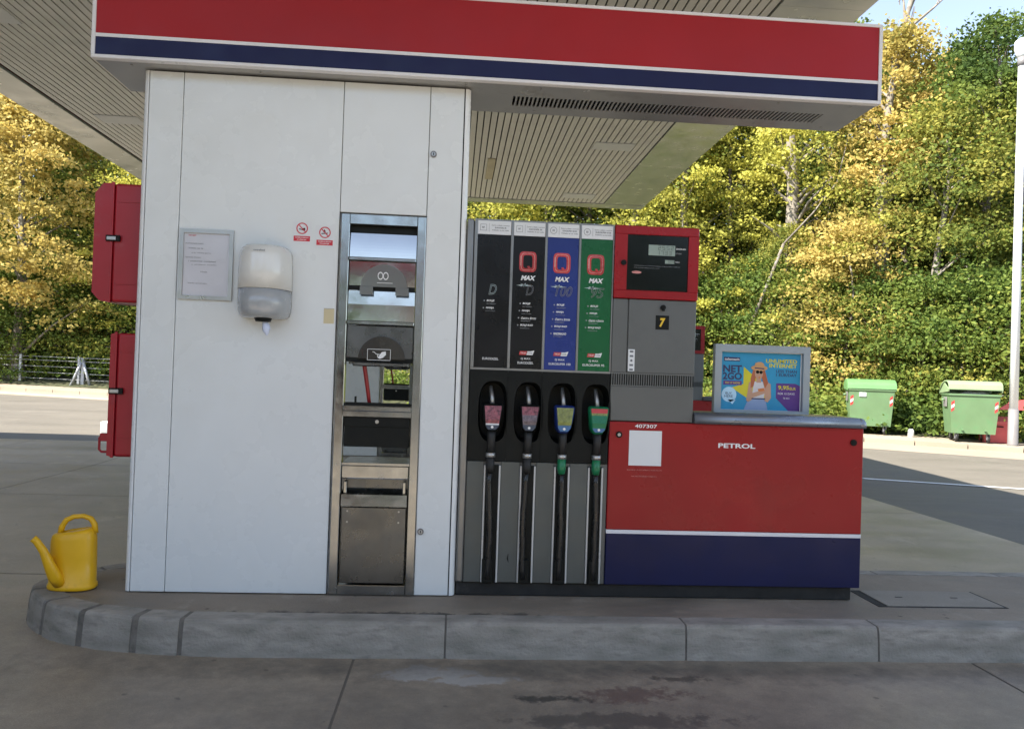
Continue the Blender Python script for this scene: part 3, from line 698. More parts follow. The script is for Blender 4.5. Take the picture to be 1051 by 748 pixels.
# ------------------------------------------------------------------ fuel dispenser
def q_mark(b, cx, cz, w_, h_, y):
    def se(rx, rz, n=36, p=.42): return [(cx+rx*math.copysign(abs(math.cos(a))**p, math.cos(a)), cz+rz*math.copysign(abs(math.sin(a))**p, math.sin(a))) for a in [2*math.pi*k/n for k in range(n)]]
    def ringf(o, i_, yy):
        n = len(o); b.faces([(x_, yy, z_) for x_, z_ in o]+[(x_, yy-.0008, z_) for x_, z_ in i_], [(k, (k+1) % n, n+(k+1) % n, n+k) for k in range(n)])
    b.mat('q_red'); ringf(se(w_/2, h_/2), se(w_*.27, h_*.32), y)
    b.flat([(cx-.005, cz-h_*.22), (cx+.01, cz-h_*.20), (cx+w_*.34, cz-h_*.5), (cx+w_*.16, cz-h_*.5)], y-.0012)
    b.mat('q_light'); ringf(se(w_*.40, h_*.42), se(w_*.37, h_*.40), y-.001)
    n = 10; 
    b.flat([(cx-w_*.44, cz-h_*.2), (cx-w_*.36, cz-h_*.2), (cx-w_*.36, cz+h_*.3), (cx-w_*.44, cz+h_*.26)], y-.0012)
cols = [(.123, .341), (.361, .568), (.587, .795), (.812, 1.022)]
chan = [(.215, .324), (.453, .555), (.678, .781), (.904, 1.004)]
def plate_hole(b, x0, x1, z0, z1, cx, cz, rx, rz, yf, yb, n=40, p=.7):
    outer, inner, inb = [], [], []
    for k in range(n):
        a = 2*math.pi*(k+.5)/n; c, s_ = math.cos(a), math.sin(a)
        hx = (x1-cx if c > 0 else cx-x0)/max(abs(c), 1e-6); hz_ = (z1-cz if s_ > 0 else cz-z0)/max(abs(s_), 1e-6); t = min(hx, hz_)
        outer.append((cx+c*t, yf, cz+s_*t)); ix, iz = cx+rx*math.copysign(abs(c)**p, c), cz+rz*math.copysign(abs(s_)**p, s_)
        inner.append((ix, yf, iz)); inb.append((cx+(ix-cx)*.85, yb, cz+(iz-cz)*.9))
    # snap the corners of the rectangle
    for X_, Z_ in ((x0, z0), (x1, z0), (x0, z1), (x1, z1)):
        k = min(range(n), key=lambda i: (outer[i][0]-X_)**2+(outer[i][2]-Z_)**2); outer[k] = (X_, yf, Z_)
    b.faces(outer+inner, [(k, (k+1) % n, n+(k+1) % n, n+k) for k in range(n)])
    b.faces(inner+inb, [(k, (k+1) % n, n+(k+1) % n, n+k) for k in range(n)], True)
    b.faces(inb, [tuple(range(n))])
def make_dispenser(label):
    og = (1.4, .25, Z0); r = thing('fuel_dispenser', label, 'fuel pump', og, 0, 'fuel dispensers')
    D = .5
    b = MB(og).mat('plinth').box(.055, 2.74, .03, D-.03, Z0, .238, .004); b.build('plinth', r)
    b = MB(og).mat('alu_dark').box(.052, .1, .0, D, .24, 2.622, .012, 3); b.build('side_post', r)
    b = MB(og).mat('grey_paint'); b.box(.101, 1.034, .18, D, .24, 2.618, .004); b.box(.1015, 1.0335, .012, .18, .241, 1.03); b.box(.1015, 1.0335, .012, .18, 1.636, 2.617)
    b.build('hose_cabinet', r)
    b = MB(og).mat('alu_dark')
    for x0, x1 in ((.101, .122), (.342, .360), (.569, .586), (.796, .811), (1.023, 1.033)): b.box(x0, x1, -.004, .012, 1.646, 2.616, .002)
    b.box(.101, 1.033, -.003, .012, 1.632, 1.645); b.box(.101, 1.033, -.0035, .012, 2.613, 2.622); b.build('panel_frame', r)
    bullets = [('BOLJE', 'MANJA'), ('BOLJE', 'MANJA', 'ČISTI I ŠTITI', 'BOLJI RAD'), ('BOLJE', 'MANJA', 'ČISTI I ŠTITI', 'BOLJI RAD', 'MAKSIMALNO'), ('BOLJE', 'MANJA', 'ČISTI I ŠTITI', 'BOLJI RAD')]
    subs = ('za motor', 'potrošnja', 'sustav', 'motora', 'snage')
    foot = [('EURODIZEL',), ('Q MAX', 'EURODIZEL'), ('Q MAX', 'EUROSUPER 100'), ('Q MAX', 'EUROSUPER 95')]
    for i, (x0, x1) in enumerate(cols):
        cx = (x0+x1)/2; pmn = ('panel_black', 'panel_black', 'panel_blue', 'panel_green')[i]
        b = MB(og).mat(pmn).box(x0, x1, .000, .011, 1.646, 2.520)
        y = -.0015
        if i: 
            q_mark(b, cx-.006, 2.352, .115, .135, y)
            b.mat('print_white').text('MAX', cx, 2.245, .032, y-.001, w=.098, bold=.045, shear=.25)
            # spark of light printed behind the grade
            b.mat('glow_mark')
            for a_, L_ in ((0, .06), (.5, .03), (math.pi, .055), (2.4, .035), (-1.9, .02), (1.3, .035), (-2.7, .03)):
                c0 = (cx-.025, 2.195); dx, dz = math.cos(a_), math.sin(a_); b.flat([(c0[0]-dz*.005, c0[1]+dx*.005), (c0[0]+dz*.005, c0[1]-dx*.005), (c0[0]+dx*L_, c0[1]+dz*L_*.5)], y)
        g = ('D', 'D', '100', '95')[i]
        gz = 2.16 if i == 0 else 2.165
        b.mat('print_dim' if i != 0 else 'glow_mark').text(g, cx+(-.0 if i == 0 else .012), gz, .068, y-.002, w=(.052, .05, .115, .09)[i], shear=.25, outline=.014)
        zz = 2.085 if i == 0 else 2.075
        for j, t_ in enumerate(bullets[i]):
            z_ = zz-.0475*j; xl = x0+.072-.004*j
            b.mat('print_dim').disc(xl-.016, z_, .005, y, 8); b.mat('print_white').text(t_, xl, z_, .0155, y, bold=.03, shear=.2, al='L', w=(.052 if len(t_) < 6 else .10 if len(t_) > 11 else .085))
            b.mat('print_dim').text(subs[j], xl, z_-.019, .0075, y, al='L', w=.062)
        b.mat('print_white')
        if i:
            b.mat('stripe_red').flat([(cx-.045, 1.738), (cx+.002, 1.738), (cx+.008, 1.762), (cx-.04, 1.762)], y)
            b.mat('print_white').flat([(cx+.004, 1.738), (cx+.045, 1.738), (cx+.056, 1.768), (cx+.03, 1.762), (cx+.010, 1.762)], y)
            b.text('TRUE', cx-.018, 1.750, .011, y-.001, w=.036, shear=.2)
            b.mat('panel_black').text('POWER', cx+.026, 1.750, .009, y-.001, w=.034, shear=.2)
        b.mat('print_white')
        for j, t_ in enumerate(foot[i]):
            zf = 1.705 if len(foot[i]) == 1 else 1.712-.027*j
            b.text(t_, cx, zf, .015, y, bold=.012, w={'EURODIZEL': .105, 'Q MAX': .065}.get(t_, .145))
        pnl = b.build('product_panel', r)
        b = MB(og).mat('label_white').box(x0, x1, -.001, .011, 2.5225, 2.612)
        b.mat('print_grey'); yy = -.0022
        cxx, czz = x0+.036, 2.567
        if i < 2:
            for (a0, a1, c0, c1) in ((-.021, .021, .019, .021), (-.021, .021, -.021, -.019), (-.021, -.019, -.021, .021), (.019, .021, -.021, .021)): b.rect(cxx+a0, cxx+a1, czz+c0, czz+c1, yy)
        else: b.disc(cxx, czz, .023, yy, 24, r_in=.0205)
        b.text('B7' if i < 2 else 'E5', cxx, czz, .012, yy, bold=.03)
        b.rect(x0+.072, x0+.0735, czz-.028, czz+.028, yy)
        for j, (t_, ww) in enumerate((('Gorivo u skladu s normom', .118), (('EURODIZEL BS', 'EURODIZEL BS', 'EUROSUPER 100 BS', 'EUROSUPER 95 BS')[i], .075+.01*i), ('Prikladno za sva vozila', .108))):
            b.text(t_, (x0+.072+x1)/2+.003, czz+.016-.016*j, .0085 if j != 1 else .0095, yy, w=ww, bold=.03 if j == 1 else .01)
        b.build('header_label', r)
        # nozzle bay
        bx0, bx1 = (.101, .351) if i == 0 else (x0-.0095, x1+.0085); bx0 += .0015
        cxb = (chan[i][0]+chan[i][1])/2-.008
        b = MB(og).mat('black'); plate_hole(b, bx0, bx1, 1.036, 1.630, cxb, 1.36, .098, .20, -.002, .16)
        b.box(bx0, bx1, .161, .17, 1.04, 1.62); b.build('nozzle_bay', r)
        c0, c1 = chan[i]; b = MB(og).mat('black').box(c0, c1, .001, .0125, .242, 1.01)
        b.mat('alu'); b.mat('rail'); b.box(c0-.001, c0+.012, -.008, .011, .243, 1.008, .003); b.box(c1-.012, c1+.001, -.008, .011, .243, 1.008, .003)
        b.build('hose_channel', r)
    b = MB(og).mat('grey_low'); e = [.103, .213, .326, .451, .557, .676, .783, .902]
    for k in range(0, 8, 2): b.box(e[k], e[k+1], .0, .011, .243, 1.032, .003)
    b.mat('black').tube([(.392, -.001, .43), (.388, -.001, .40), (.395, -.001, .375)], [.001, .004, .001], 6); b.build('lower_panel', r)
    # right-hand electronics body
    b = MB(og).mat('grey_paint'); b.box(1.037, 1.600, .012, D-.01, 1.322, 2.132); b.build('electronics_body', r)
    b = MB(og).mat('grey_paint').box(1.037, 1.137, -.002, .0115, 1.646, 2.134, .002); b.box(1.037, 1.598, -.002, .0115, 1.325, 1.552, .003); b.build('front_cover', r)
    b = MB(og).mat('grey_paint').box(1.143, 1.600, -.003, .0115, 1.646, 2.134, .003); dr = b.build('body_door', r)
    b = MB(og).mat('black').tube([(1.372, -.003, 2.085), (1.372, -.022, 2.085)], .017, 14); b.box(1.363, 1.381, -.03, -.018, 2.06, 2.085, .003); b.build('lock', dr)
    b = MB(og).mat('black').rect(1.326, 1.417, 1.938, 2.032, -.0045); b.mat('yellow_print').text('7', 1.372, 1.985, .06, -.0055, w=.040, bold=.05, shear=.2); b.build('pump_number', dr)
    b = MB(og).mat('label_white').rect(1.148, 1.192, 1.655, 1.80, -.0045); b.mat('print_grey')
    for z_ in (1.785, 1.755, 1.725, 1.695, 1.665): b.rect(1.158, 1.182, z_-.006, z_+.006, -.0055) if z_ != 1.725 else b.disc(1.17, z_, .008, -.0055, 10)
    b.build('sticker', dr)
    b = MB(og).mat('grey_paint').box(1.037, 1.600, -.002, .0115, 1.553, 1.561); b.box(1.037, 1.600, -.002, .0115, 1.634, 1.645)
    x = 1.04
    while x < 1.595: b.box(x, x+.007, .0, .01, 1.561, 1.634); x += .0155
    b.mat('black').box(1.037, 1.6, .0105, .0118, 1.561, 1.634); b.build('vent_grille', r)
    # red display head
    b = MB(og).mat('red'); b.box(1.034, 1.602, -.02, .45, 2.137, 2.193, .004); b.box(1.034, 1.602, -.02, .45, 2.563, 2.622, .004); b.box(1.034, 1.118, -.0195, .449, 2.193, 2.563); b.box(1.532, 1.602, -.0195, .449, 2.193, 2.563)
    hd = b.build('display_head', r)
    b = MB(og).mat('black').tube([(1.094, -.0195, 2.372), (1.094, -.034, 2.372)], .018, 14); b.build('lock', hd)
    b = MB(og).mat('black_gloss').box(1.118, 1.532, -.010, .1, 2.193, 2.563)
    y = -.0115
    b.mat('lcd').rect(1.262, 1.442, 2.430, 2.500, y); b.rect(1.375, 1.438, 2.378, 2.402, y)
    b.mat('lcd_dark')
    SEG = {'0': 'abcdef', '1': 'bc', '2': 'abged', '3': 'abgcd', '4': 'fgbc', '5': 'afgcd', '7': 'abc', '9': 'abcfgd'}
    def seven(ch, x_, z_, w_, h_):
        t = h_*.09; S = {'a': (x_, x_+w_, z_+h_-t, z_+h_), 'g': (x_, x_+w_, z_+h_/2-t/2, z_+h_/2+t/2), 'd': (x_, x_+w_, z_, z_+t), 'f': (x_, x_+t, z_+h_/2, z_+h_), 'b': (x_+w_-t, x_+w_, z_+h_/2, z_+h_), 'e': (x_, x_+t, z_, z_+h_/2), 'c': (x_+w_-t, x_+w_, z_, z_+h_/2)}
        for q in SEG[ch]: b.rect(*S[q], y-.001)
    for k, ch in enumerate('2552'): seven(ch, 1.326+k*.029, 2.468, .018, .027)
    for k, ch in enumerate('1733'): seven(ch, 1.318+k*.027, 2.435, .018, .026)
    for k, ch in enumerate('999'): seven(ch, 1.396+k*.014, 2.382, .009, .016)
    b.mat('print_white').text('IZNOS-KN', 1.448, 2.478, .010, y, al='L', w=.066, bold=.02); b.mat('print_dim').text('LITARA', 1.446, 2.448, .009, y, al='L', w=.04); b.mat('print_white').text('KN/L', 1.446, 2.391, .009, y, al='L', w=.03)
    b.mat('print_dim').text('Plaćanje gotovinom ili karticom na blagajni. Hvala na posjetu i sretan put', 1.168, 2.358, .007, y, al='L', w=.31); b.text('Prije točenja ugasite motor vozila', 1.168, 2.344, .007, y, al='L', w=.17)
    b.mat('q_light').disc(1.185, 2.313, .033, y, 20, rz=.009); b.mat('q_red').text('PETROL', 1.185, 2.313, .006, y-.001, w=.045)
    b.build('display', hd)
    # lower red cabinet
    b = MB(og).mat('red').box(1.037, 2.784, -.004, D-.02, .603, 1.318, .006, 2); b.mat('print_white').text('PETROL', 1.905, 1.178, .032, -.0055, w=.255, bold=.03); b.text('407307', 1.283, 1.292, .024, -.0055, w=.15, bold=.02)
    b.mat('q_light').text('SKENIRAJ I PLATI GORIVO MOBITELOM', 1.28, 1.000, .008, -.0055, w=.235); b.text('NA PRODAJNOM MJESTU', 1.28, .958, .008, -.0055, w=.17)
    cb = b.build('red_cabinet', r)
    for xk, zk in ((1.102, 1.232), (2.712, 1.222)):
        b = MB(og).mat('black').tube([(xk, -.004, zk), (xk, -.016, zk)], .021, 18); b.mat('alu' if xk < 2 else 'black').tube([(xk, -.016, zk), (xk, -.018, zk)], .011, 12); b.build('lock', cb)
    b = MB(og).mat('label_white').rect(1.172, 1.392, 1.030, 1.262, -.0055); b.build('sticker', cb)
    b = MB(og).mat('sign_white').box(1.037, 2.784, -.002, D-.022, .577, .602); b.build('white_stripe', r)
    b = MB(og).mat('blue').box(1.037, 2.784, -.004, D-.02, .240, .576, .004); b.build('blue_band', r)
    b = MB(og).mat('counter')
    P = [(-.03, 1.320), (-.034, 1.345), (-.028, 1.372), (-.010, 1.388), (.46, 1.388), (.485, 1.37), (.49, 1.32)]
    b.prism(P, 1.604, 2.75, 'x', True)
    # rounded end
    rg = []
    for k in range(6):
        a = math.pi/2*k/5; rg.append([(2.75+.045*math.sin(a), (p[0]-.2)*(1-.06*(1-math.cos(a)))+.2, 1.320+(p[1]-1.320)*(1-.35*(1-math.cos(a)))) for p in P])
    b.loft(rg); b.build('counter_top', r)
    return r
disp = make_dispenser('red, blue and grey fuel dispenser numbered 7 with four fuel nozzles')
dup(disp, (1.4+2.74, .25+8.45, .10), label='distant red and grey fuel dispenser mostly hidden, a sliver beside the advert board')

# ------------------------------------------------------------------ nozzles with hoses
def make_nozzle(i, body, face, sleeve, label, xo, tilt):
    cx = (chan[i][0]+chan[i][1])/2+xo; og = (cx, .0, 1.15)
    r = thing('fuel_nozzle', label, 'fuel nozzle', og, 0, 'fuel nozzles hanging in the dispenser')
    T = lambda z: cx+tilt*(z-1.25)
    def sh(z, hw, yf, yb, n=20, p=.6): return [(T(z)+hw*math.copysign(abs(math.cos(a))**p, math.cos(a)), (yf+yb)/2+(yb-yf)/2*math.copysign(abs(math.sin(a))**p, math.sin(a)), z) for a in [2*math.pi*k/n for k in range(n)]]
    b = MB(og).mat(body)
    b.loft([sh(1.228, .018, -.035, .03), sh(1.238, .036, -.055, .05), sh(1.262, .050, -.068, .06), (sh(1.31, .060, -.066, .06)), sh(1.365, .067, -.050, .06), sh(1.402, .069, -.030, .06), sh(1.412, .060, -.010, .06)])
    b.build('body', r)
    b = MB(og); 
    def fy(z): return -.0705 if z < 1.31 else -.0685+(z-1.31)*.33
    def band(m, z0, z1, k=.82, n=5):
        b.mat(m); L, Rr = [], []
        for j in range(n+1):
            z = z0+(z1-z0)*j/n; hw = (.020+.030*min(1, (z-1.236)/.03))if z < 1.266 else .050+.018*(z-1.266)/.13
            L.append((T(z)-hw*k, fy(z), z)); Rr.append((T(z)+hw*k, fy(z), z))
        vs = L+Rr; b.faces(vs, [(j, n+1+j, n+2+j, j+1) for j in range(n)])
    for m, z0, z1 in face: band(m, z0, z1)
    b.mat('print_white').disc(T(1.262), 1.262, .009, -.0722, 12); b.build('face_sticker', r)
    b = MB(og).mat('alu').tube([(T(1.39)-.002, .03, 1.40), (T(1.43)-.006, .045, 1.45), (T(1.50)-.018, .075, 1.525)], [.016, .0145, .013], 12); b.build('spout', r)
    b = MB(og).mat('black_rubber').tube([(cx, -.010, 1.235), (cx, -.022, 1.19), (cx-.002, -.022, 1.09)], [.030, .027, .025], 14); b.build('grip_sleeve', r)
    b = MB(og).mat('alu').tube([(cx-.002, -.022, 1.092), (cx-.002, -.022, 1.062)], .031, 16); b.build('swivel_collar', r)
    b = MB(og).mat(sleeve).tube([(cx-.002, -.022, 1.064), (cx-.003, -.022, 1.0), (cx-.003, -.020, .965)], [.028, .029, .024], 14)
    b.build('hose_sleeve', r)
    random.seed(i); s = (.016, .011, .005, .008)[i]
    pts = [(cx-.003, -.020, .97)]
    for k in range(1, 12):
        t = k/11; pts.append((cx-.003+s*math.sin(t*3.0)*(1 if i != 1 else -1.4)-(.014 if i == 0 else 0)*(1-t)+random.uniform(-.0025, .0025), -.020-(.012, .004, .010, .006)[i]*math.sin(t*3.1), .97-.70*t))
    b = MB(og).mat('hose').tube(pts, .0185, 12); b.build('hose', r)
    b = MB(og).mat('black').box(cx-.034, cx+.034, -.03, .0, .243, .40, .006); b.build('hose_guide', r)
    return r
M['st_pink'] = pm('st_pink', (.26, .075, .085), .3, var=.7, vs=45); M['st_grey'] = pm('st_grey', (.16, .12, .13), .3, var=.55, vs=50)
M['st_yellow'] = pm('st_yellow', (.22, .24, .06), .3, var=.5, vs=40); M['st_blue'] = pm('st_blue', (.06, .16, .34), .3, var=.1)
M['noz_blue'] = pm('noz_blue', (.012, .03, .16), .35, var=.1); M['noz_green'] = pm('noz_green', (.01, .17, .07), .35, var=.1)
M['st_dk'] = pm('st_dark', (.06, .08, .12), .3, var=.2)
make_nozzle(0, 'black', [('st_dk', 1.245, 1.275), ('label_white', 1.275, 1.285), ('st_pink', 1.285, 1.398)], 'black_rubber', 'black nozzle with pinkish picture sticker in first bay, under the plain D panel', -.014, .03)
make_nozzle(1, 'black', [('st_dk', 1.245, 1.282), ('st_grey', 1.282, 1.345), ('st_pink', 1.345, 1.398)], 'black_rubber', 'black nozzle with grey-red sticker in second bay, double white collar on hose', -.008, .05)
make_nozzle(2, 'noz_blue', [('st_blue', 1.245, 1.285), ('st_yellow', 1.285, 1.398)], 'noz_green', 'dark blue nozzle with yellow-green sticker under the blue 100 panel', -.004, .06)
make_nozzle(3, 'noz_green', [('st_blue', 1.245, 1.272), ('noz_green', 1.272, 1.355), ('st_yellow', 1.355, 1.370), ('stripe_red', 1.370, 1.398)], 'noz_green', 'green nozzle with red-topped sticker under the green 95 panel', .0, .05)

# ------------------------------------------------------------------ advert board on the counter
og = (2.15, .22, 1.388)
r = thing('advert_board', 'blue NET 2GO advert poster in grey frame standing on the counter', 'advert board', og)
ax0, ax1, az0, az1 = 1.808, 2.49, 1.392, 1.868
b = MB(og).mat('counter'); fw = .048
P4 = ([(ax0, az1), (ax1, az1), (ax1-fw, az1-fw), (ax0+fw, az1-fw)], [(ax0, az0), (ax0+fw, az0+.02), (ax0+fw, az1-fw), (ax0, az1)], [(ax1, az0), (ax1-fw, az0+.02), (ax1-fw, az1-fw), (ax1, az1)], [(ax0, az0), (ax1, az0), (ax1-fw, az0+.02), (ax0+fw, az0+.02)])
M['frame_grey'] = pm('frame_grey', (.33, .37, .40), .4, .3, var=.06)
b.mat('frame_grey')
for P in P4: b.prism(P, .200, .250)
b.box(ax0+.01, ax1-.01, .236, .249, az0, az1-.01); b.build('frame', r)
for k_, c_ in dict(p_cyan=(.02, .28, .50), p_yel=(.62, .55, .03), p_pur=(.10, .03, .22), p_navy=(.03, .03, .10), p_skin=(.52, .30, .20), p_hair=(.42, .12, .05), p_hat=(.55, .30, .13), p_top=(.62, .60, .62), p_skirt=(.26, .35, .55), p_or=(.60, .20, .06), p_bub=(.45, .68, .85)).items(): M[k_] = pm(k_, c_, .4, var=.06, vs=8)
b = MB(og); px0, px1, pz0, pz1 = ax0+.050, ax1-.055, 1.414, 1.816; W_, H_ = px1-px0, pz1-pz0
U = lambda u, v: (px0+u*W_, pz1-v*H_)
def poly(m, pts, y): b.mat(m).flat([U(*p) for p in pts], y)
y = .2345
b.mat('label_white').rect(ax0+.044, ax1-.044, 1.408, 1.822, .2352)
b.mat('p_cyan').rect(px0, px1, pz0, pz1, y)
poly('p_yel', [(.29, .25), (.60, .62), (.55, .98), (.14, .62), (.29, .55)], y-.0006)
poly('p_pur', [(.70, .52), (.94, .52), (1, .56), (1, 1), (.86, 1), (.70, .78)], y-.0006)
poly('p_navy', [(.04, .09), (.24, .09), (.24, .16), (.04, .16)], y-.0006)
b.mat('print_white').text('telemach', *U(.14, .125), .015, y-.0012, w=.105, bold=.02)
b.mat('p_navy').text('NET', *U(.15, .29), .050, y-.0012, w=.135, bold=.035); b.text('2GO', *U(.15, .42), .050, y-.0012, w=.138, bold=.035)
poly('p_pur', [(.04, .50), (.27, .50), (.27, .575), (.04, .575)], y-.0008); b.mat('p_yel').text('TRY IT NOW', *U(.155, .538), .013, y-.0014, w=.11, bold=.02)
b.mat('p_bub').disc(*U(.115, .74), .053, y-.0008, 26); poly('p_bub', [(.10, .83), (.20, .83), (.16, .91)], y-.0008)
b.mat('p_navy').text('BUY', *U(.11, .72), .017, y-.0014, w=.045); b.text('HERE', *U(.11, .77), .017, y-.0014, w=.06)
b.mat('p_yel').text('UNLIMITED', *U(.955, .135), .027, y-.0012, w=.225, al='R', bold=.03); b.text('INTERNET', *U(.955, .215), .027, y-.0012, w=.20, al='R', bold=.03)
b.mat('p_navy').text('LESS THAN', *U(.955, .31), .021, y-.0012, w=.15, al='R', bold=.02); b.text('1 EUR/DAY', *U(.955, .375), .021, y-.0012, w=.15, al='R', bold=.02)
b.mat('p_yel').text('9,95', *U(.725, .60), .033, y-.0014, w=.08, al='L', bold=.03); b.text('EUR', *U(.87, .61), .020, y-.0014, w=.045, al='L', bold=.02)
b.mat('print_white').text('FOR 15 DAYS', *U(.725, .70), .014, y-.0014, w=.12, al='L'); b.text('75 KN', *U(.79, .78), .012, y-.0014, w=.045, al='L')
# woman in a straw hat printed on the poster
poly('p_skirt', [(.36, .80), (.57, .80), (.60, 1), (.30, 1)], y-.0010)
poly('p_skin', [(.36, .52), (.40, .50), (.40, .68), (.52, .66), (.58, .50), (.63, .54), (.64, .78), (.60, .86), (.56, .84), (.56, .72), (.44, .78), (.36, .86), (.33, .84)], y-.0014)
poly('p_hair', [(.41, .28), (.55, .28), (.60, .52), (.56, .62), (.52, .44), (.44, .44), (.43, .58), (.38, .62), (.38, .45)], y-.0016)
poly('p_top', [(.43, .50), (.53, .50), (.56, .64), (.55, .80), (.40, .80), (.41, .62)], y-.0018)
poly('p_skin', [(.45, .44), (.51, .44), (.51, .52), (.45, .52)], y-.0020)
b.mat('p_skin').disc(*U(.48, .36), .029, y-.0022, 20, rz=.040)
poly('p_skin', [(.37, .72), (.50, .66), (.56, .64), (.57, .70), (.46, .76), (.39, .80)], y-.0022)
poly('p_or', [(.47, .63), (.55, .61), (.56, .66), (.48, .68)], y-.0024)
b.mat('p_hat').disc(*U(.482, .265), .060, y-.0026, 24, rz=.020); poly('p_hat', [(.42, .26), (.43, .18), (.47, .16), (.51, .16), (.54, .19), (.55, .27)], y-.0028)
poly('p_navy', [(.425, .255), (.545, .265), (.545, .285), (.425, .275)], y-.0030)
b.mat('black').disc(*U(.462, .335), .012, y-.0030, 12); b.disc(*U(.506, .338), .012, y-.0030, 12); b.rect(U(.46, 0)[0], U(.50, 0)[0], U(0, .338)[1], U(0, .330)[1], y-.0030)
b.mat('p_or').disc(*U(.485, .43), .006, y-.0030, 10, rz=.008)
poly('p_navy', [(.40, .79), (.56, .79), (.57, .81), (.39, .81)], y-.0024)
b.build('poster', r)

# ------------------------------------------------------------------ watering can
og = (-2.40, .06, .151)
r = thing('watering_can', 'bright yellow plastic watering can on the rounded end of the island', 'watering can', og)
def ov(z, a_, c_, cx=-2.385, cy=.06, n=28, p=.8, dz=0): return [(cx+a_*math.copysign(abs(math.cos(t))**p, math.cos(t)), cy+c_*math.copysign(abs(math.sin(t))**p, math.sin(t)), z+dz*math.cos(t)) for t in [2*math.pi*k/n for k in range(n)]]
b = MB(og).mat('yellow_can')
b.loft([ov(.152, .140, .095), ov(.160, .150, .105), ov(.185, .150, .105), ov(.190, .143, .100), ov(.35, .141, .098), ov(.48, .137, .094, dz=.005), ov(.515, .132, .09, dz=.015), ov(.533, .118, .078, dz=.018), ov(.540, .09, .055, dz=.018), ov(.530, .08, .05, dz=.018), ov(.47, .078, .048)])
b.build('body', r)
b = MB(og).mat('yellow_can')
b.tube([(-2.43, -.02, .21), (-2.445, -.06, .26), (-2.475, -.09, .36), (-2.50, -.10, .43), (-2.54, -.11, .495), (-2.560, -.115, .515)], [.044, .041, .031, .025, .022, .025], 14)
b.box(-2.50, -2.47, -.06, .0, .36, .375); b.build('spout', r)
b = MB(og).mat('yellow_can'); hp = [(-2.47, .05, .50), (-2.462, .05, .56), (-2.435, .05, .605), (-2.39, .055, .628), (-2.33, .06, .632), (-2.285, .062, .615), (-2.262, .065, .58), (-2.255, .065, .52)]
b.tube(hp, [.020, .019, .018, .016, .016, .018, .019, .020], 12); b.build('handle', r)

r.scale = (.97, .97, .955)
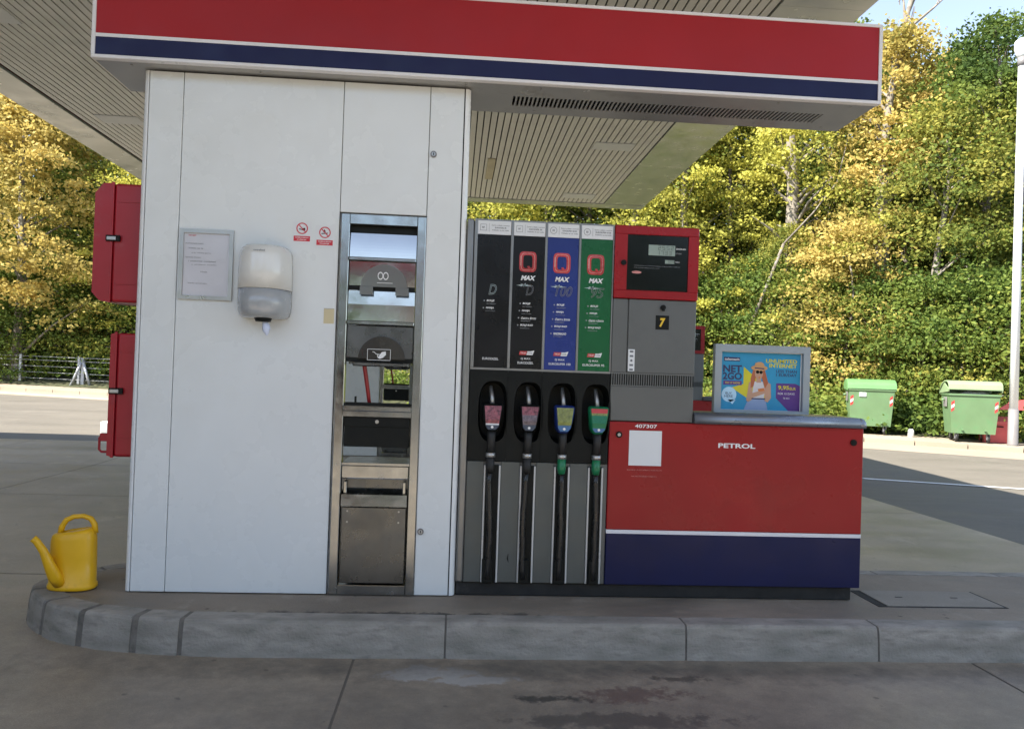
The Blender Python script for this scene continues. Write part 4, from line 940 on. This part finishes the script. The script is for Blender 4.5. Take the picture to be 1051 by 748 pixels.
# ------------------------------------------------------------------ bins, chest, lamp, fence, block
def make_bin(loc, rz, label, openlid):
    r = thing('waste_container', label, 'waste container', loc, rz, 'green wheeled waste containers'); r.scale = (.90, .95, 1.04)
    w0, w1, d0, d1, zb, zt = .58, .66, .40, .52, .22, 1.18
    def rr(hw, hd, z, cy=0): return [(-hw, -hd+cy, z), (hw, -hd+cy, z), (hw, hd+cy, z), (-hw, hd+cy, z)]
    b = MB().mat('bin_green'); b.loft([rr(w0, d0, zb), rr(w1, d1, zt), rr(w1+.025, d1+.03, zt+.005), rr(w1+.025, d1+.03, zt+.05), rr(w1-.03, d1-.03, zt+.05), rr(w0-.05, d0-.05, zb+.4)], smooth=False)
    for x in (-.3, .3): b.box(x-.02, x+.02, -d1-.0, -d0+.02, .3, .34)
    body = b.build('body', r)
    b = MB().mat('bin_lid_pale' if openlid else 'bin_lid'); P = []
    hd = d1+.05; base = zt+.055
    for k in range(11):
        a = math.pi*k/10; P.append((-hd*math.cos(a), base+.26*math.sin(a)**.8))
    if openlid:
        P = [(y_, z_+.12*max(0, (.5-y_))) for y_, z_ in P]; Q = [(y_, z_-.03) for y_, z_ in P[::-1]]
        P = P+Q
    b.prism(P, -w1-.05, w1+.05, 'x', False); 
    for x in (-w1-.052, w1+.022): b.prism([(hd, base), (0, base+.26), (-hd, base-.02 if not openlid else base+.10), (-hd+.03, base-.06 if not openlid else base+.04)], x, x+.03, 'x')
    b.build('lid', r)
    if openlid:
        b = MB().mat('bag'); random.seed(4)
        b.loft([[(.05+hw*math.cos(t)*(1+.1*math.sin(4*t)), -.18+hw*.6*math.sin(t), z+.02*math.sin(5*t)) for t in [2*math.pi*k/14 for k in range(14)]] for hw, z in ((.30, 1.0), (.38, 1.2), (.34, 1.30), (.2, 1.35), (.05, 1.36))])
        tag(b.build('rubbish_bag'), 'pale rubbish bag bulging under the propped lid of the right container', 'bag')
        bpy.data.objects['rubbish_bag'].matrix_world = Matrix.Translation(loc) @ Matrix.Rotation(rz, 4, 'Z')
        b = MB().mat('gap').box(-w1+.04, w1-.04, -d1+.04, d1-.04, zt-.15, zt+.01); b.build('painted_inside_shade', r)  # black box painted in for the shade inside the open container
    for s in (-1, 1):
        b = MB().mat('bin_green').tube([(s*(w1+.02), 0, zt-.12), (s*(w1+.11), 0, zt-.12)], .03, 10); b.mat('lamp_grey').box(s*w1-.02, s*w1+.02+.02*s, -.2, .2, zt-.3, zt-.05, .01); b.build('lifting_arm', r)
    for s in (-1, 1):
        b = MB(); x0 = s*.57; 
        for k in range(3):
            b.mat('stripe_red' if k % 2 == 0 else 'label_white'); z0 = .76+k*.08; yy = lambda z: -(d0+(d1-d0)*(z-zb)/(zt-zb))-.004
            b.faces([(x0-.04, yy(z0), z0), (x0+.04, yy(z0+.05), z0+.05), (x0+.04, yy(z0+.14), z0+.14), (x0-.04, yy(z0+.09), z0+.09)], [(0, 1, 2, 3)])
        b.build('warning_stripe', r)
    if not openlid:
        b = MB().mat('label_white').faces([(-.36, -.513, 1.02), (-.16, -.513, 1.02), (-.16, -.524, 1.13), (-.36, -.524, 1.13)], [(0, 1, 2, 3)]); b = MB().mat('label_white'); b.box(-.36, -.16, -.525, -.505, 1.02, 1.13); b.build('label_plate', r)
    for x in (-.42, .42):
        for y_ in (-.3, .3):
            b = MB().mat('black_rubber').tube([(x-.03, y_, .11), (x+.03, y_, .11)], .11, 16); b.mat('galv').tube([(x-.03, y_, .10), (x+.03, y_, .10)], .035, 10); b.box(x-.045, x-.032, y_-.05, y_+.05, .08, .24); b.box(x+.032, x+.045, y_-.05, y_+.05, .08, .24); b.build('wheel', r)
    return r
vz = lambda x, y: GZ(y)+.125
M['bin_green'].diffuse_color = (.1, .5, .1, 1)
strip_pad = None
make_bin((11.95, 17.0, GZ(17.0)+.12), R(-21), 'green waste container with closed rounded lid at the far kerb', False)
make_bin((13.86, 15.32, GZ(15.3)+.12), R(-21), 'green waste container with pale lid propped open over rubbish', True)
r = thing('grit_chest', 'small pale red chest with sloped lid between container and lamp post', 'storage chest', (14.62, 15.35, GZ(15.3)+.12), R(-21))
b = MB().mat('chest_red'); b.loft([[(-.33, -.26, 0), (.33, -.26, 0), (.33, .26, 0), (-.33, .26, 0)], [(-.37, -.3, .50), (.37, -.3, .50), (.37, .3, .58), (-.37, .3, .58)]], smooth=False); b.build('body', r)
b = MB().mat('chest_red'); b.prism([(-.33, .50), (.33, .60), (.33, .66), (.1, .70), (-.33, .57)], -.39, .39, 'x'); b.mat('black').box(-.1, .1, -.345, -.33, .42, .45); b.build('lid', r)
LX, LY = 14.55, 14.58
og = (LX, LY, .22)
r = thing('lamp_post', 'tall white lamp post with grey foot at the right edge', 'lamp post', og)
b = MB(og).mat('lamp_white').tube([(LX, LY, 1.12), (LX, LY, 6), (LX, LY, 10.36)], [.107, .098, .09], 16); b.build('pole', r)
b = MB(og).mat('lamp_grey').tube([(LX, LY, .17), (LX, LY, .26), (LX, LY, 1.16)], [.15, .126, .12], 16); b.build('foot', r)
b = MB(og).mat('lamp_white').tube([(LX, LY, 10.34), (LX, LY, 10.44), (LX, LY, 10.58), (LX, LY, 10.78), (LX, LY, 10.86)], [.10, .15, .19, .18, .09], 18); b.mat('lamp_grey').tube([(LX, LY, 10.14), (LX, LY, 10.36)], .11, 14); b.build('lamp_head', r)
og = (15.1, 15.3, .22)
r = thing('hydrant_sign', 'red fire point board on a thin post, cut by the right edge', 'sign', og)
b = MB(og).mat('galv').tube([(15.1, 15.3, .2), (15.1, 15.3, 1.2)], .025, 8); b.build('post', r)
b = MB(og).mat('chest_red').prism([(14.6, 1.12), (15.5, 1.12), (15.5, 1.42), (15.0, 1.36)], 15.25, 15.29); b.build('board', r)
b = MB((12.75, 16.2, .25)).mat('label_white').loft([[(12.75+.08*math.cos(t)*k, 16.2+.08*math.sin(t)*k, z) for t in [2*math.pi*i/10 for i in range(10)]] for k, z in ((1, .2), (1, .42), (.6, .48))], smooth=True)
tag(b.build('marker_stone'), 'small white marker stone on the kerb right of the closed container', 'marker stone')
b = MB((-7.3, 12.35, 0)).mat('label_white').box(-7.46, -7.0, 12.3, 12.6, .02, .33, .03, 2)
tag(b.build('concrete_block'), 'small white concrete block on the road beside the lower red cabinet', 'concrete block')
# roadside wire fence
kf = kerb_off(2.6)
og = (-16, 31, .5)
r = thing('wire_fence', 'low wire fence with metal posts and a braced post along the left verge', 'fence', og)
a_, c_ = Vector((-7.0, 25.9)), Vector((-32, 34.2)); Lf = (c_-a_).length; nn_ = 9
zf = lambda p: GZ(p.y)+.13
d_ = (c_-a_).normalized()
for k in range(nn_+1):
    p = a_.lerp(c_, k/nn_); b = MB(og).mat('galv').box(p.x-.05, p.x+.05, p.y-.05, p.y+.05, zf(p)-.1, zf(p)+1.22, .008)
    b.build('post', r)
p = Vector((-15.1, 28.5)); b = MB(og).mat('galv').box(p.x-.06, p.x+.06, p.y-.05, p.y+.05, zf(p)-.1, zf(p)+1.15)
for s in (-1, 1): b.tube([(p.x, p.y-.06, zf(p)+1.1), (p.x+s*.42, p.y-.2, zf(p)-.1)], .055, 6)
b.build('braced_post', r)
b = MB(og).mat('galv')
for z in (.25, .5, .75, 1.0, 1.15): b.tube([(a_.x, a_.y-.06, zf(a_)+z), ((a_.x+c_.x)/2, (a_.y+c_.y)/2-.06, zf((a_+c_)/2)+z), (c_.x, c_.y-.06, zf(c_)+z)], .009, 4)
b.build('wires', r)

# ------------------------------------------------------------------ unseen block added off-frame at the left to cast the left shade
og = (-14, 0, 0)
r = thing('shade_block', 'added unseen two storey block casting shade from beyond the left edge', 'building', og)
b = MB(og).mat('shade_block_wall').box(-20, -9.3, -8, 8.3, -.1, 8.9); b.build('wall', r)
b = MB(og).mat('roof').box(-20.2, -9.15, -8.2, 8.4, 8.9, 9.2); b.build('roof', r)
for y_ in (-6, -3, 0, 3, 6):
    for z in (.9, 4.8): b = MB(og).mat('window').box(-9.31, -9.26, y_, y_+2.1, z, z+1.8); b.build('window', r)

# ------------------------------------------------------------------ trees
rng = np.random.default_rng(7)
def leaf_mesh(name, C_, S_, mat, flat=.55):
    n = len(C_); u = rng.normal(size=(n, 3)); u[:, 2] *= flat; u /= np.linalg.norm(u, axis=1)[:, None]+1e-9
    v = np.cross(u, rng.normal(size=(n, 3))*np.array([1, 1, .5])); v /= np.linalg.norm(v, axis=1)[:, None]+1e-9
    s = S_[:, None]
    q = np.stack([C_-u*s*.6, C_-v*s*.38+u*s*.05, C_+u*s*.6, C_+v*s*.38+u*s*.05], 1).reshape(-1, 3)
    me = bpy.data.meshes.new(name); me.vertices.add(4*n); me.vertices.foreach_set('co', q.astype(np.float32).ravel())
    me.loops.add(4*n); me.loops.foreach_set('vertex_index', np.arange(4*n, dtype=np.int32))
    me.polygons.add(n); me.polygons.foreach_set('loop_start', np.arange(0, 4*n, 4, dtype=np.int32)); me.polygons.foreach_set('loop_total', np.full(n, 4, dtype=np.int32))
    me.update(); me.materials.append(mat); return me
def make_crown(H, Rr, zlo, nclump, per, leaf, seed, layered=True):
    """returns leaf centres, leaf sizes, clump centres"""
    g = np.random.default_rng(seed); cl = []
    lumps = [(g.uniform(0, 2*np.pi), g.uniform(zlo, H), g.uniform(.6, 1.25)) for _ in range(14)]
    while len(cl) < nclump:
        t = g.uniform(0, 1)**.85; z = zlo+(H-zlo)*t
        prof = (1-t**2.6)**.6*(.72+.28*math.sin(t*3.0))
        a = g.uniform(0, 2*np.pi); k = 1.0
        for la, lz, lk in lumps:
            da = abs((a-la+np.pi) % (2*np.pi)-np.pi)
            k += (lk-1)*np.exp(-(da/.7)**2-((z-lz)/1.6)**2)
        rad = Rr*prof*max(.35, k)*g.uniform(.2, 1)**.6
        cl.append((rad*np.cos(a), rad*np.sin(a), z, a))
    C_, S_ = [], []
    for (x, y, z, a) in cl:
        m = int(per*g.uniform(.4, 1.5)); sp = g.uniform(.25, .60)
        p = g.normal(size=(m, 3))*np.array([sp, sp, sp*(.32 if layered else .7)])
        p[:, 2] -= .28*np.hypot(p[:, 0], p[:, 1])      # drooping sprays
        C_.append(p+np.array([x, y, z])); S_.append(g.uniform(.7, 1.3, m)*leaf)
    return np.concatenate(C_), np.concatenate(S_), cl
def make_trunk(b, H, r0, seed, cl, lean=(0, 0), nb=26, bare=0):
    g = random.Random(seed); pts = []; n = 9
    ph = g.uniform(0, 6)
    for k in range(n):
        t = k/(n-1); pts.append(Vector((lean[0]*t*H+.25*math.sin(2.2*t*3+ph)*t, lean[1]*t*H+.25*math.cos(2.6*t*3+ph)*t, -.4+t*H)))
    b.tube(pts, [r0*(1-.85*(k/(n-1))**.9)*(1.25 if k == 0 else 1) for k in range(n)], 9)
    def at(z):
        t = max(0, min(.999, (z+.4)/H))*(n-1); i = int(t); return pts[i].lerp(pts[i+1], t-i)
    idx = list(range(len(cl))); g.shuffle(idx)
    for i in idx[:nb]:
        x, y, z, a = cl[i]; e = Vector((x, y, z)); s = at(max(.8, z-.55*math.hypot(x, y)-.3)); mid = s.lerp(e, .5)+Vector((g.uniform(-.2, .2), g.uniform(-.2, .2), .15))
        rr_ = r0*.28*(1-.5*z/H); b.tube([s, s.lerp(mid, .6), mid, e], [rr_, rr_*.75, rr_*.55, .012], 6, caps=False)
    for i in range(bare):
        a = g.uniform(-.9, .9); z = H*g.uniform(.72, .98); s = at(z); L = g.uniform(1.2, 2.6)
        e = s+Vector((math.sin(a)*L, g.uniform(-.5, .5), L*g.uniform(.6, 1.2))); mid = s.lerp(e, .5)+Vector((.15, 0, .1))
        b.tube([s, mid, e], [.06, .035, .01], 5, caps=False)
        for _ in range(3):
            q = s.lerp(e, g.uniform(.4, .9)); b.tube([q, q+Vector((g.uniform(-.6, .6), g.uniform(-.2, .2), g.uniform(.2, .7)))], [.02, .006], 4, caps=False)
def tree(name, label, cat, loc, H, Rr, zlo, ncl, per, leaf, seed, mat, bark='trunk', r0=.22, lean=(0, 0), group=None, nb=26, bare=0):
    r = thing(name, label, cat, loc, 0, group)
    C_, S_, cl = make_crown(H, Rr, zlo, ncl, per, leaf, seed)
    if lean != (0, 0): C_[:, 0] += lean[0]*C_[:, 2]; C_[:, 1] += lean[1]*C_[:, 2]; cl = [(x+lean[0]*z, y+lean[1]*z, z, a) for x, y, z, a in cl]
    o = bpy.data.objects.new('crown', leaf_mesh('crown', C_, S_, M[mat])); COL.objects.link(o); o.parent = r
    b = MB().mat(bark); make_trunk(b, H+(1.5 if bare else 0), r0, seed, cl, lean, nb, bare); b.build('trunk', r)
    return r
GR = 'trees along the forest edge'
def at_px(px, dist):           # ground position seen at photo column px, dist metres ahead (just for planning the planting)
    k = (px-525.5)/820; d = fwd+rgt*k; d = Vector((d.x, d.y)).normalized(); return CAM.x+d.x*dist, CAM.y+d.y*dist
def plant(px, dist):
    dist += 3.9 if px > 300 else 2.6
    x, y = at_px(px, dist); return (x, y, verge_z(x, y)-.05)
# prototypes
protos = {}
protos['green'] = tree('green_tree', 'broad dark green tree rising right of the advert board behind', 'tree', plant(1010, 27), 13, 3.6, .6, 175, 140, .115, 11, 'leaf_green', group=GR)
protos['mid'] = tree('green_tree', 'yellowish green tree directly behind the open-lid container', 'tree', plant(960, 25.5), 10, 3.3, .3, 150, 145, .11, 12, 'leaf_mid', group=GR)
protos['yellow'] = tree('yellowing_tree', 'yellowing tree behind the top right corner of the dispenser display', 'tree', plant(700, 29), 14, 3.8, 1.0, 200, 125, .12, 13, 'leaf_yellow', group=GR)
protos['under'] = tree('young_tree', 'low bushy young tree just behind the closed container', 'small tree', plant(905, 25.0), 4.8, 2.4, .2, 62, 150, .10, 14, 'leaf_under', r0=.09, group='bushy young trees at the kerb')
tree('golden_tree', 'tall golden-leaved tree with curved pale trunk right of the sign end', 'tree', plant(893, 26.5), 13.2, 2.5, 5.4, 125, 110, .12, 21, 'leaf_gold', 'trunk_pale', .36, (.055, 0), GR, 22, 7)
tree('golden_tree', 'gold leafed tree with thick grey trunk below the right end of the sign', 'tree', plant(806, 27.5), 14.5, 3.1, 6.0, 80, 100, .12, 22, 'leaf_yellow', 'trunk_pale', .40, (.0, 0), GR, 26, 5)
tree('golden_tree', 'big golden tree at the far left edge below the canopy', 'tree', plant(18, 37.5), 12.5, 4.6, 2.2, 230, 130, .15, 23, 'leaf_gold', 'trunk', .3, (0, 0), GR)
tree('golden_shrub', 'low golden bush at the foot of the curved pale trunk', 'shrub', plant(868, 25.3), 6.6, 2.5, .6, 80, 130, .11, 24, 'leaf_gold', 'trunk', .08, (0, 0), None, 12)
put = []
# (kind, px, dist, scale, rot, label)
put += [('green', 770, 33, 1.0, 1.0, 'dark green tree filling the gap under the right end of the sign'), ('green', 850, 32, 1.15, 2.1, 'tall dark green tree behind the two pale trunks'),
 ('yellow', 745, 30.5, .85, 2.2, 'yellow-green tree above the advert board'), ('mid', 930, 30, 1.25, .6, 'olive green tree behind and right of the curved trunk'),
 ('green', 975, 31, 1.05, 3.3, 'tall airy green tree whose top meets the blue sky'), ('mid', 1048, 28, 1.2, 4.1, 'olive tree behind the lamp post'),
 ('yellow', 1058, 33, .95, 5.0, 'tall yellowing tree behind the lamp head at right'), ('mid', 650, 30, 1.3, 1.7, 'olive tree above the red display head'),
 ('green', 600, 33, 1.1, 2.9, 'green tree seen above the green 95 panel'), ('yellow', 560, 31, 1.0, .3, 'yellow tree above the blue 100 panel'),
 ('yellow', 500, 32, 1.05, 3.9, 'yellow-green tree above the first D panel'), ('mid', 450, 33, 1.3, 5.2, 'olive tree hidden mostly behind the white pillar'),
 ('mid', 808, 26.8, .62, 3.0, 'small olive tree in front of the grey trunk'), ('green', 700, 36, 1.2, 4.0, 'dark tree deep behind the display head'),
 ('green', 96, 39, 1.05, .9, 'dark green tree between the golden tree and the red cabinet'), ('yellow', 140, 36.5, .8, 1.4, 'yellowing tree just left of the white pillar'),
 ('green', -30, 44, 1.1, 2.6, 'dark tree behind the golden tree at far left'), ('green', 60, 45, 1.15, .2, 'dark tree between and behind the left golden tree'), ('mid', 180, 42, 1.3, 3.6, 'olive tree hidden behind the white pillar side'),
 ('green', 900, 38, 1.2, 5.5, 'dark tree deep in the wood behind the curved trunk'), ('green', 1000, 38, 1.15, 1.2, 'dark tree deep in the wood left of the lamp post'), ('green', 800, 40, 1.25, 2.4, 'dark tree deep in the wood behind the grey trunk'),
 ('mid', 560, 38, 1.5, 1.9, 'tall olive tree deep behind the dispenser')]
for kd, px, dist, sc, rot, lab in put:
    o = dup(protos[kd], plant(px, dist), rot, lab); o.scale = (sc, sc, sc*(.93 if px > 860 else 1))
for px, dist, sc, rot, lab in ((745, 28.0, 1.0, .5, 'leafy young tree directly behind the advert board'), (790, 27.2, 1.1, 1.6, 'leafy young tree between advert board and closed container'), (840, 25.9, .95, 2.7, 'young tree left of the closed container'),
   (945, 24.3, .95, 3.8, 'young tree filling the gap between the two containers'), (990, 24.1, 1.0, 4.9, 'young tree right behind the open-lid container'), (1040, 23.9, 1.0, 6.0, 'young tree behind the lamp post foot'), (1085, 23.6, 1.0, .9, 'young tree at the right edge beyond the lamp post'),
   (700, 28.6, 1.0, 2.2, 'young tree behind the grey pump door'), (-35, 39.5, 1.15, 3.1, 'leafy bush-like tree at the left picture edge behind the fence'), (8, 38.6, 1.05, 4.4, 'leafy young tree behind the first fence post'), (48, 38.0, 1.1, 5.4, 'leafy young tree between fence post and braced post'),
   (85, 37.2, 1.05, .4, 'leafy young tree behind the braced fence post'), (122, 36.4, 1.15, 1.3, 'leafy young tree beside the lower red cabinet'), (160, 35.6, 1.1, 2.0, 'leafy young tree mostly behind the white pillar')):
    o = dup(protos['under'], plant(px, dist), rot, lab); o.scale = (sc*1.05, sc*1.05, sc)
# leafless branch leaning between the two pale trunks
x, y = at_px(838, 29.8); z = verge_z(x, y)
b = MB((x, y, z)).mat('trunk').tube([(x-1.3, y, z+5.4), (x-.3, y, z+6.5), (x+.5, y-.1, z+7.6), (x+.95, y, z+9.4)], [.035, .03, .022, .01], 6); b.tube([(x-1.3, y, z+5.4), (x-1.8, y+1.6, z+2.6), (x-1.7, y+1.7, z-.2)], [.05, .07, .09], 6)
tag(b.build('bare_sapling'), 'thin leafless pale sapling bending right between the two pale trunks', 'sapling')
# deep wood: a mass nobody could count
g = np.random.default_rng(5); C_, S_ = [], []
for k in range(1900):
    px = g.uniform(-140, 1200); dist = g.uniform(40, 50) if px > 300 else g.uniform(47, 56); x, y = at_px(px, dist); zz = g.uniform(0, 1)**1.1*11.5
    m = 60; C_.append(np.array([x, y, verge_z(x, y)*.6+zz])+g.normal(size=(m, 3))*np.array([1.3, 1.3, .7])); S_.append(g.uniform(.3, .5, m))
o = bpy.data.objects.new('deep_wood', leaf_mesh('deep_wood', np.concatenate(C_), np.concatenate(S_), M['leaf_green'])); COL.objects.link(o)
o['kind'] = 'stuff'; tag(o, 'dense dark green wood behind the forest edge', 'woodland')
# undergrowth and grass tufts
C_, S_ = [], []
for k in range(900):
    t = g.uniform(0, 1); i = 2+int(t*5.999); f = g.uniform(0, 1); d = 2.3+g.uniform(0, 1)**1.3*3.2
    A = kerb_off(d); a = A[min(i, 7)]; c = A[min(i+1, 8)]; p = a.lerp(c, f)
    if p.x < -32: continue
    if p.x < -7: p = p+Vector((.4, 1.6))
    m = 55; h = g.uniform(.1, .8+.35*(d-2.3)); C_.append(np.array([p.x, p.y, verge_z(p.x, p.y)+h*.6])+g.normal(size=(m, 3))*np.array([.5, .5, h*.35])); S_.append(g.uniform(.08, .16, m))
for k in range(260):
    px = g.uniform(640, 1150); x, y = at_px(px, g.uniform(25.8, 28.2)); 
    if kdist(x, y) < 2.3: continue
    m = 55; h = g.uniform(.1, 1.0); C_.append(np.array([x, y, verge_z(x, y)+h*.6])+g.normal(size=(m, 3))*np.array([.5, .5, h*.35])); S_.append(g.uniform(.08, .15, m))
o = bpy.data.objects.new('undergrowth', leaf_mesh('undergrowth', np.concatenate(C_), np.concatenate(S_), M['leaf_under'])); COL.objects.link(o)
o['kind'] = 'stuff'; tag(o, 'low leafy undergrowth along the far kerb', 'undergrowth')

# unseen tree belt added behind the camera to darken reflections in panels and steel
C_, S_ = [], []
for k in range(420):
    x = g.uniform(-45, 45); y = g.uniform(-38, -31); h = 9+2.0*math.sin(x*.35)+1.3*math.sin(x*.9); m = 60
    C_.append(np.array([x, y, g.uniform(0, 1)*h])+g.normal(size=(m, 3))*np.array([1.2, 1.2, .8])); S_.append(g.uniform(.4, .7, m))
o = bpy.data.objects.new('roadside_wood', leaf_mesh('roadside_wood', np.concatenate(C_), np.concatenate(S_), M['leaf_green'])); COL.objects.link(o)
o['kind'] = 'stuff'; tag(o, 'unseen tree belt added behind the camera to darken reflections', 'woodland')

sg = [o for o in COL.objects if o.name == 'overhead_sign'][0]
dup(sg, (-.6, -11.2, FZ0), math.pi, 'red and blue sign box of the pump island behind the photographer')
pr = [o for o in COL.objects if o.name == 'clad_pier'][0]
dup(pr, (-.2, -11.6, Z0), math.pi, 'white clad pillar of the pump island behind the photographer')
dup(disp, (-2.9, -11.4, Z0-.05), math.pi, 'red and grey fuel dispenser behind the photographer')
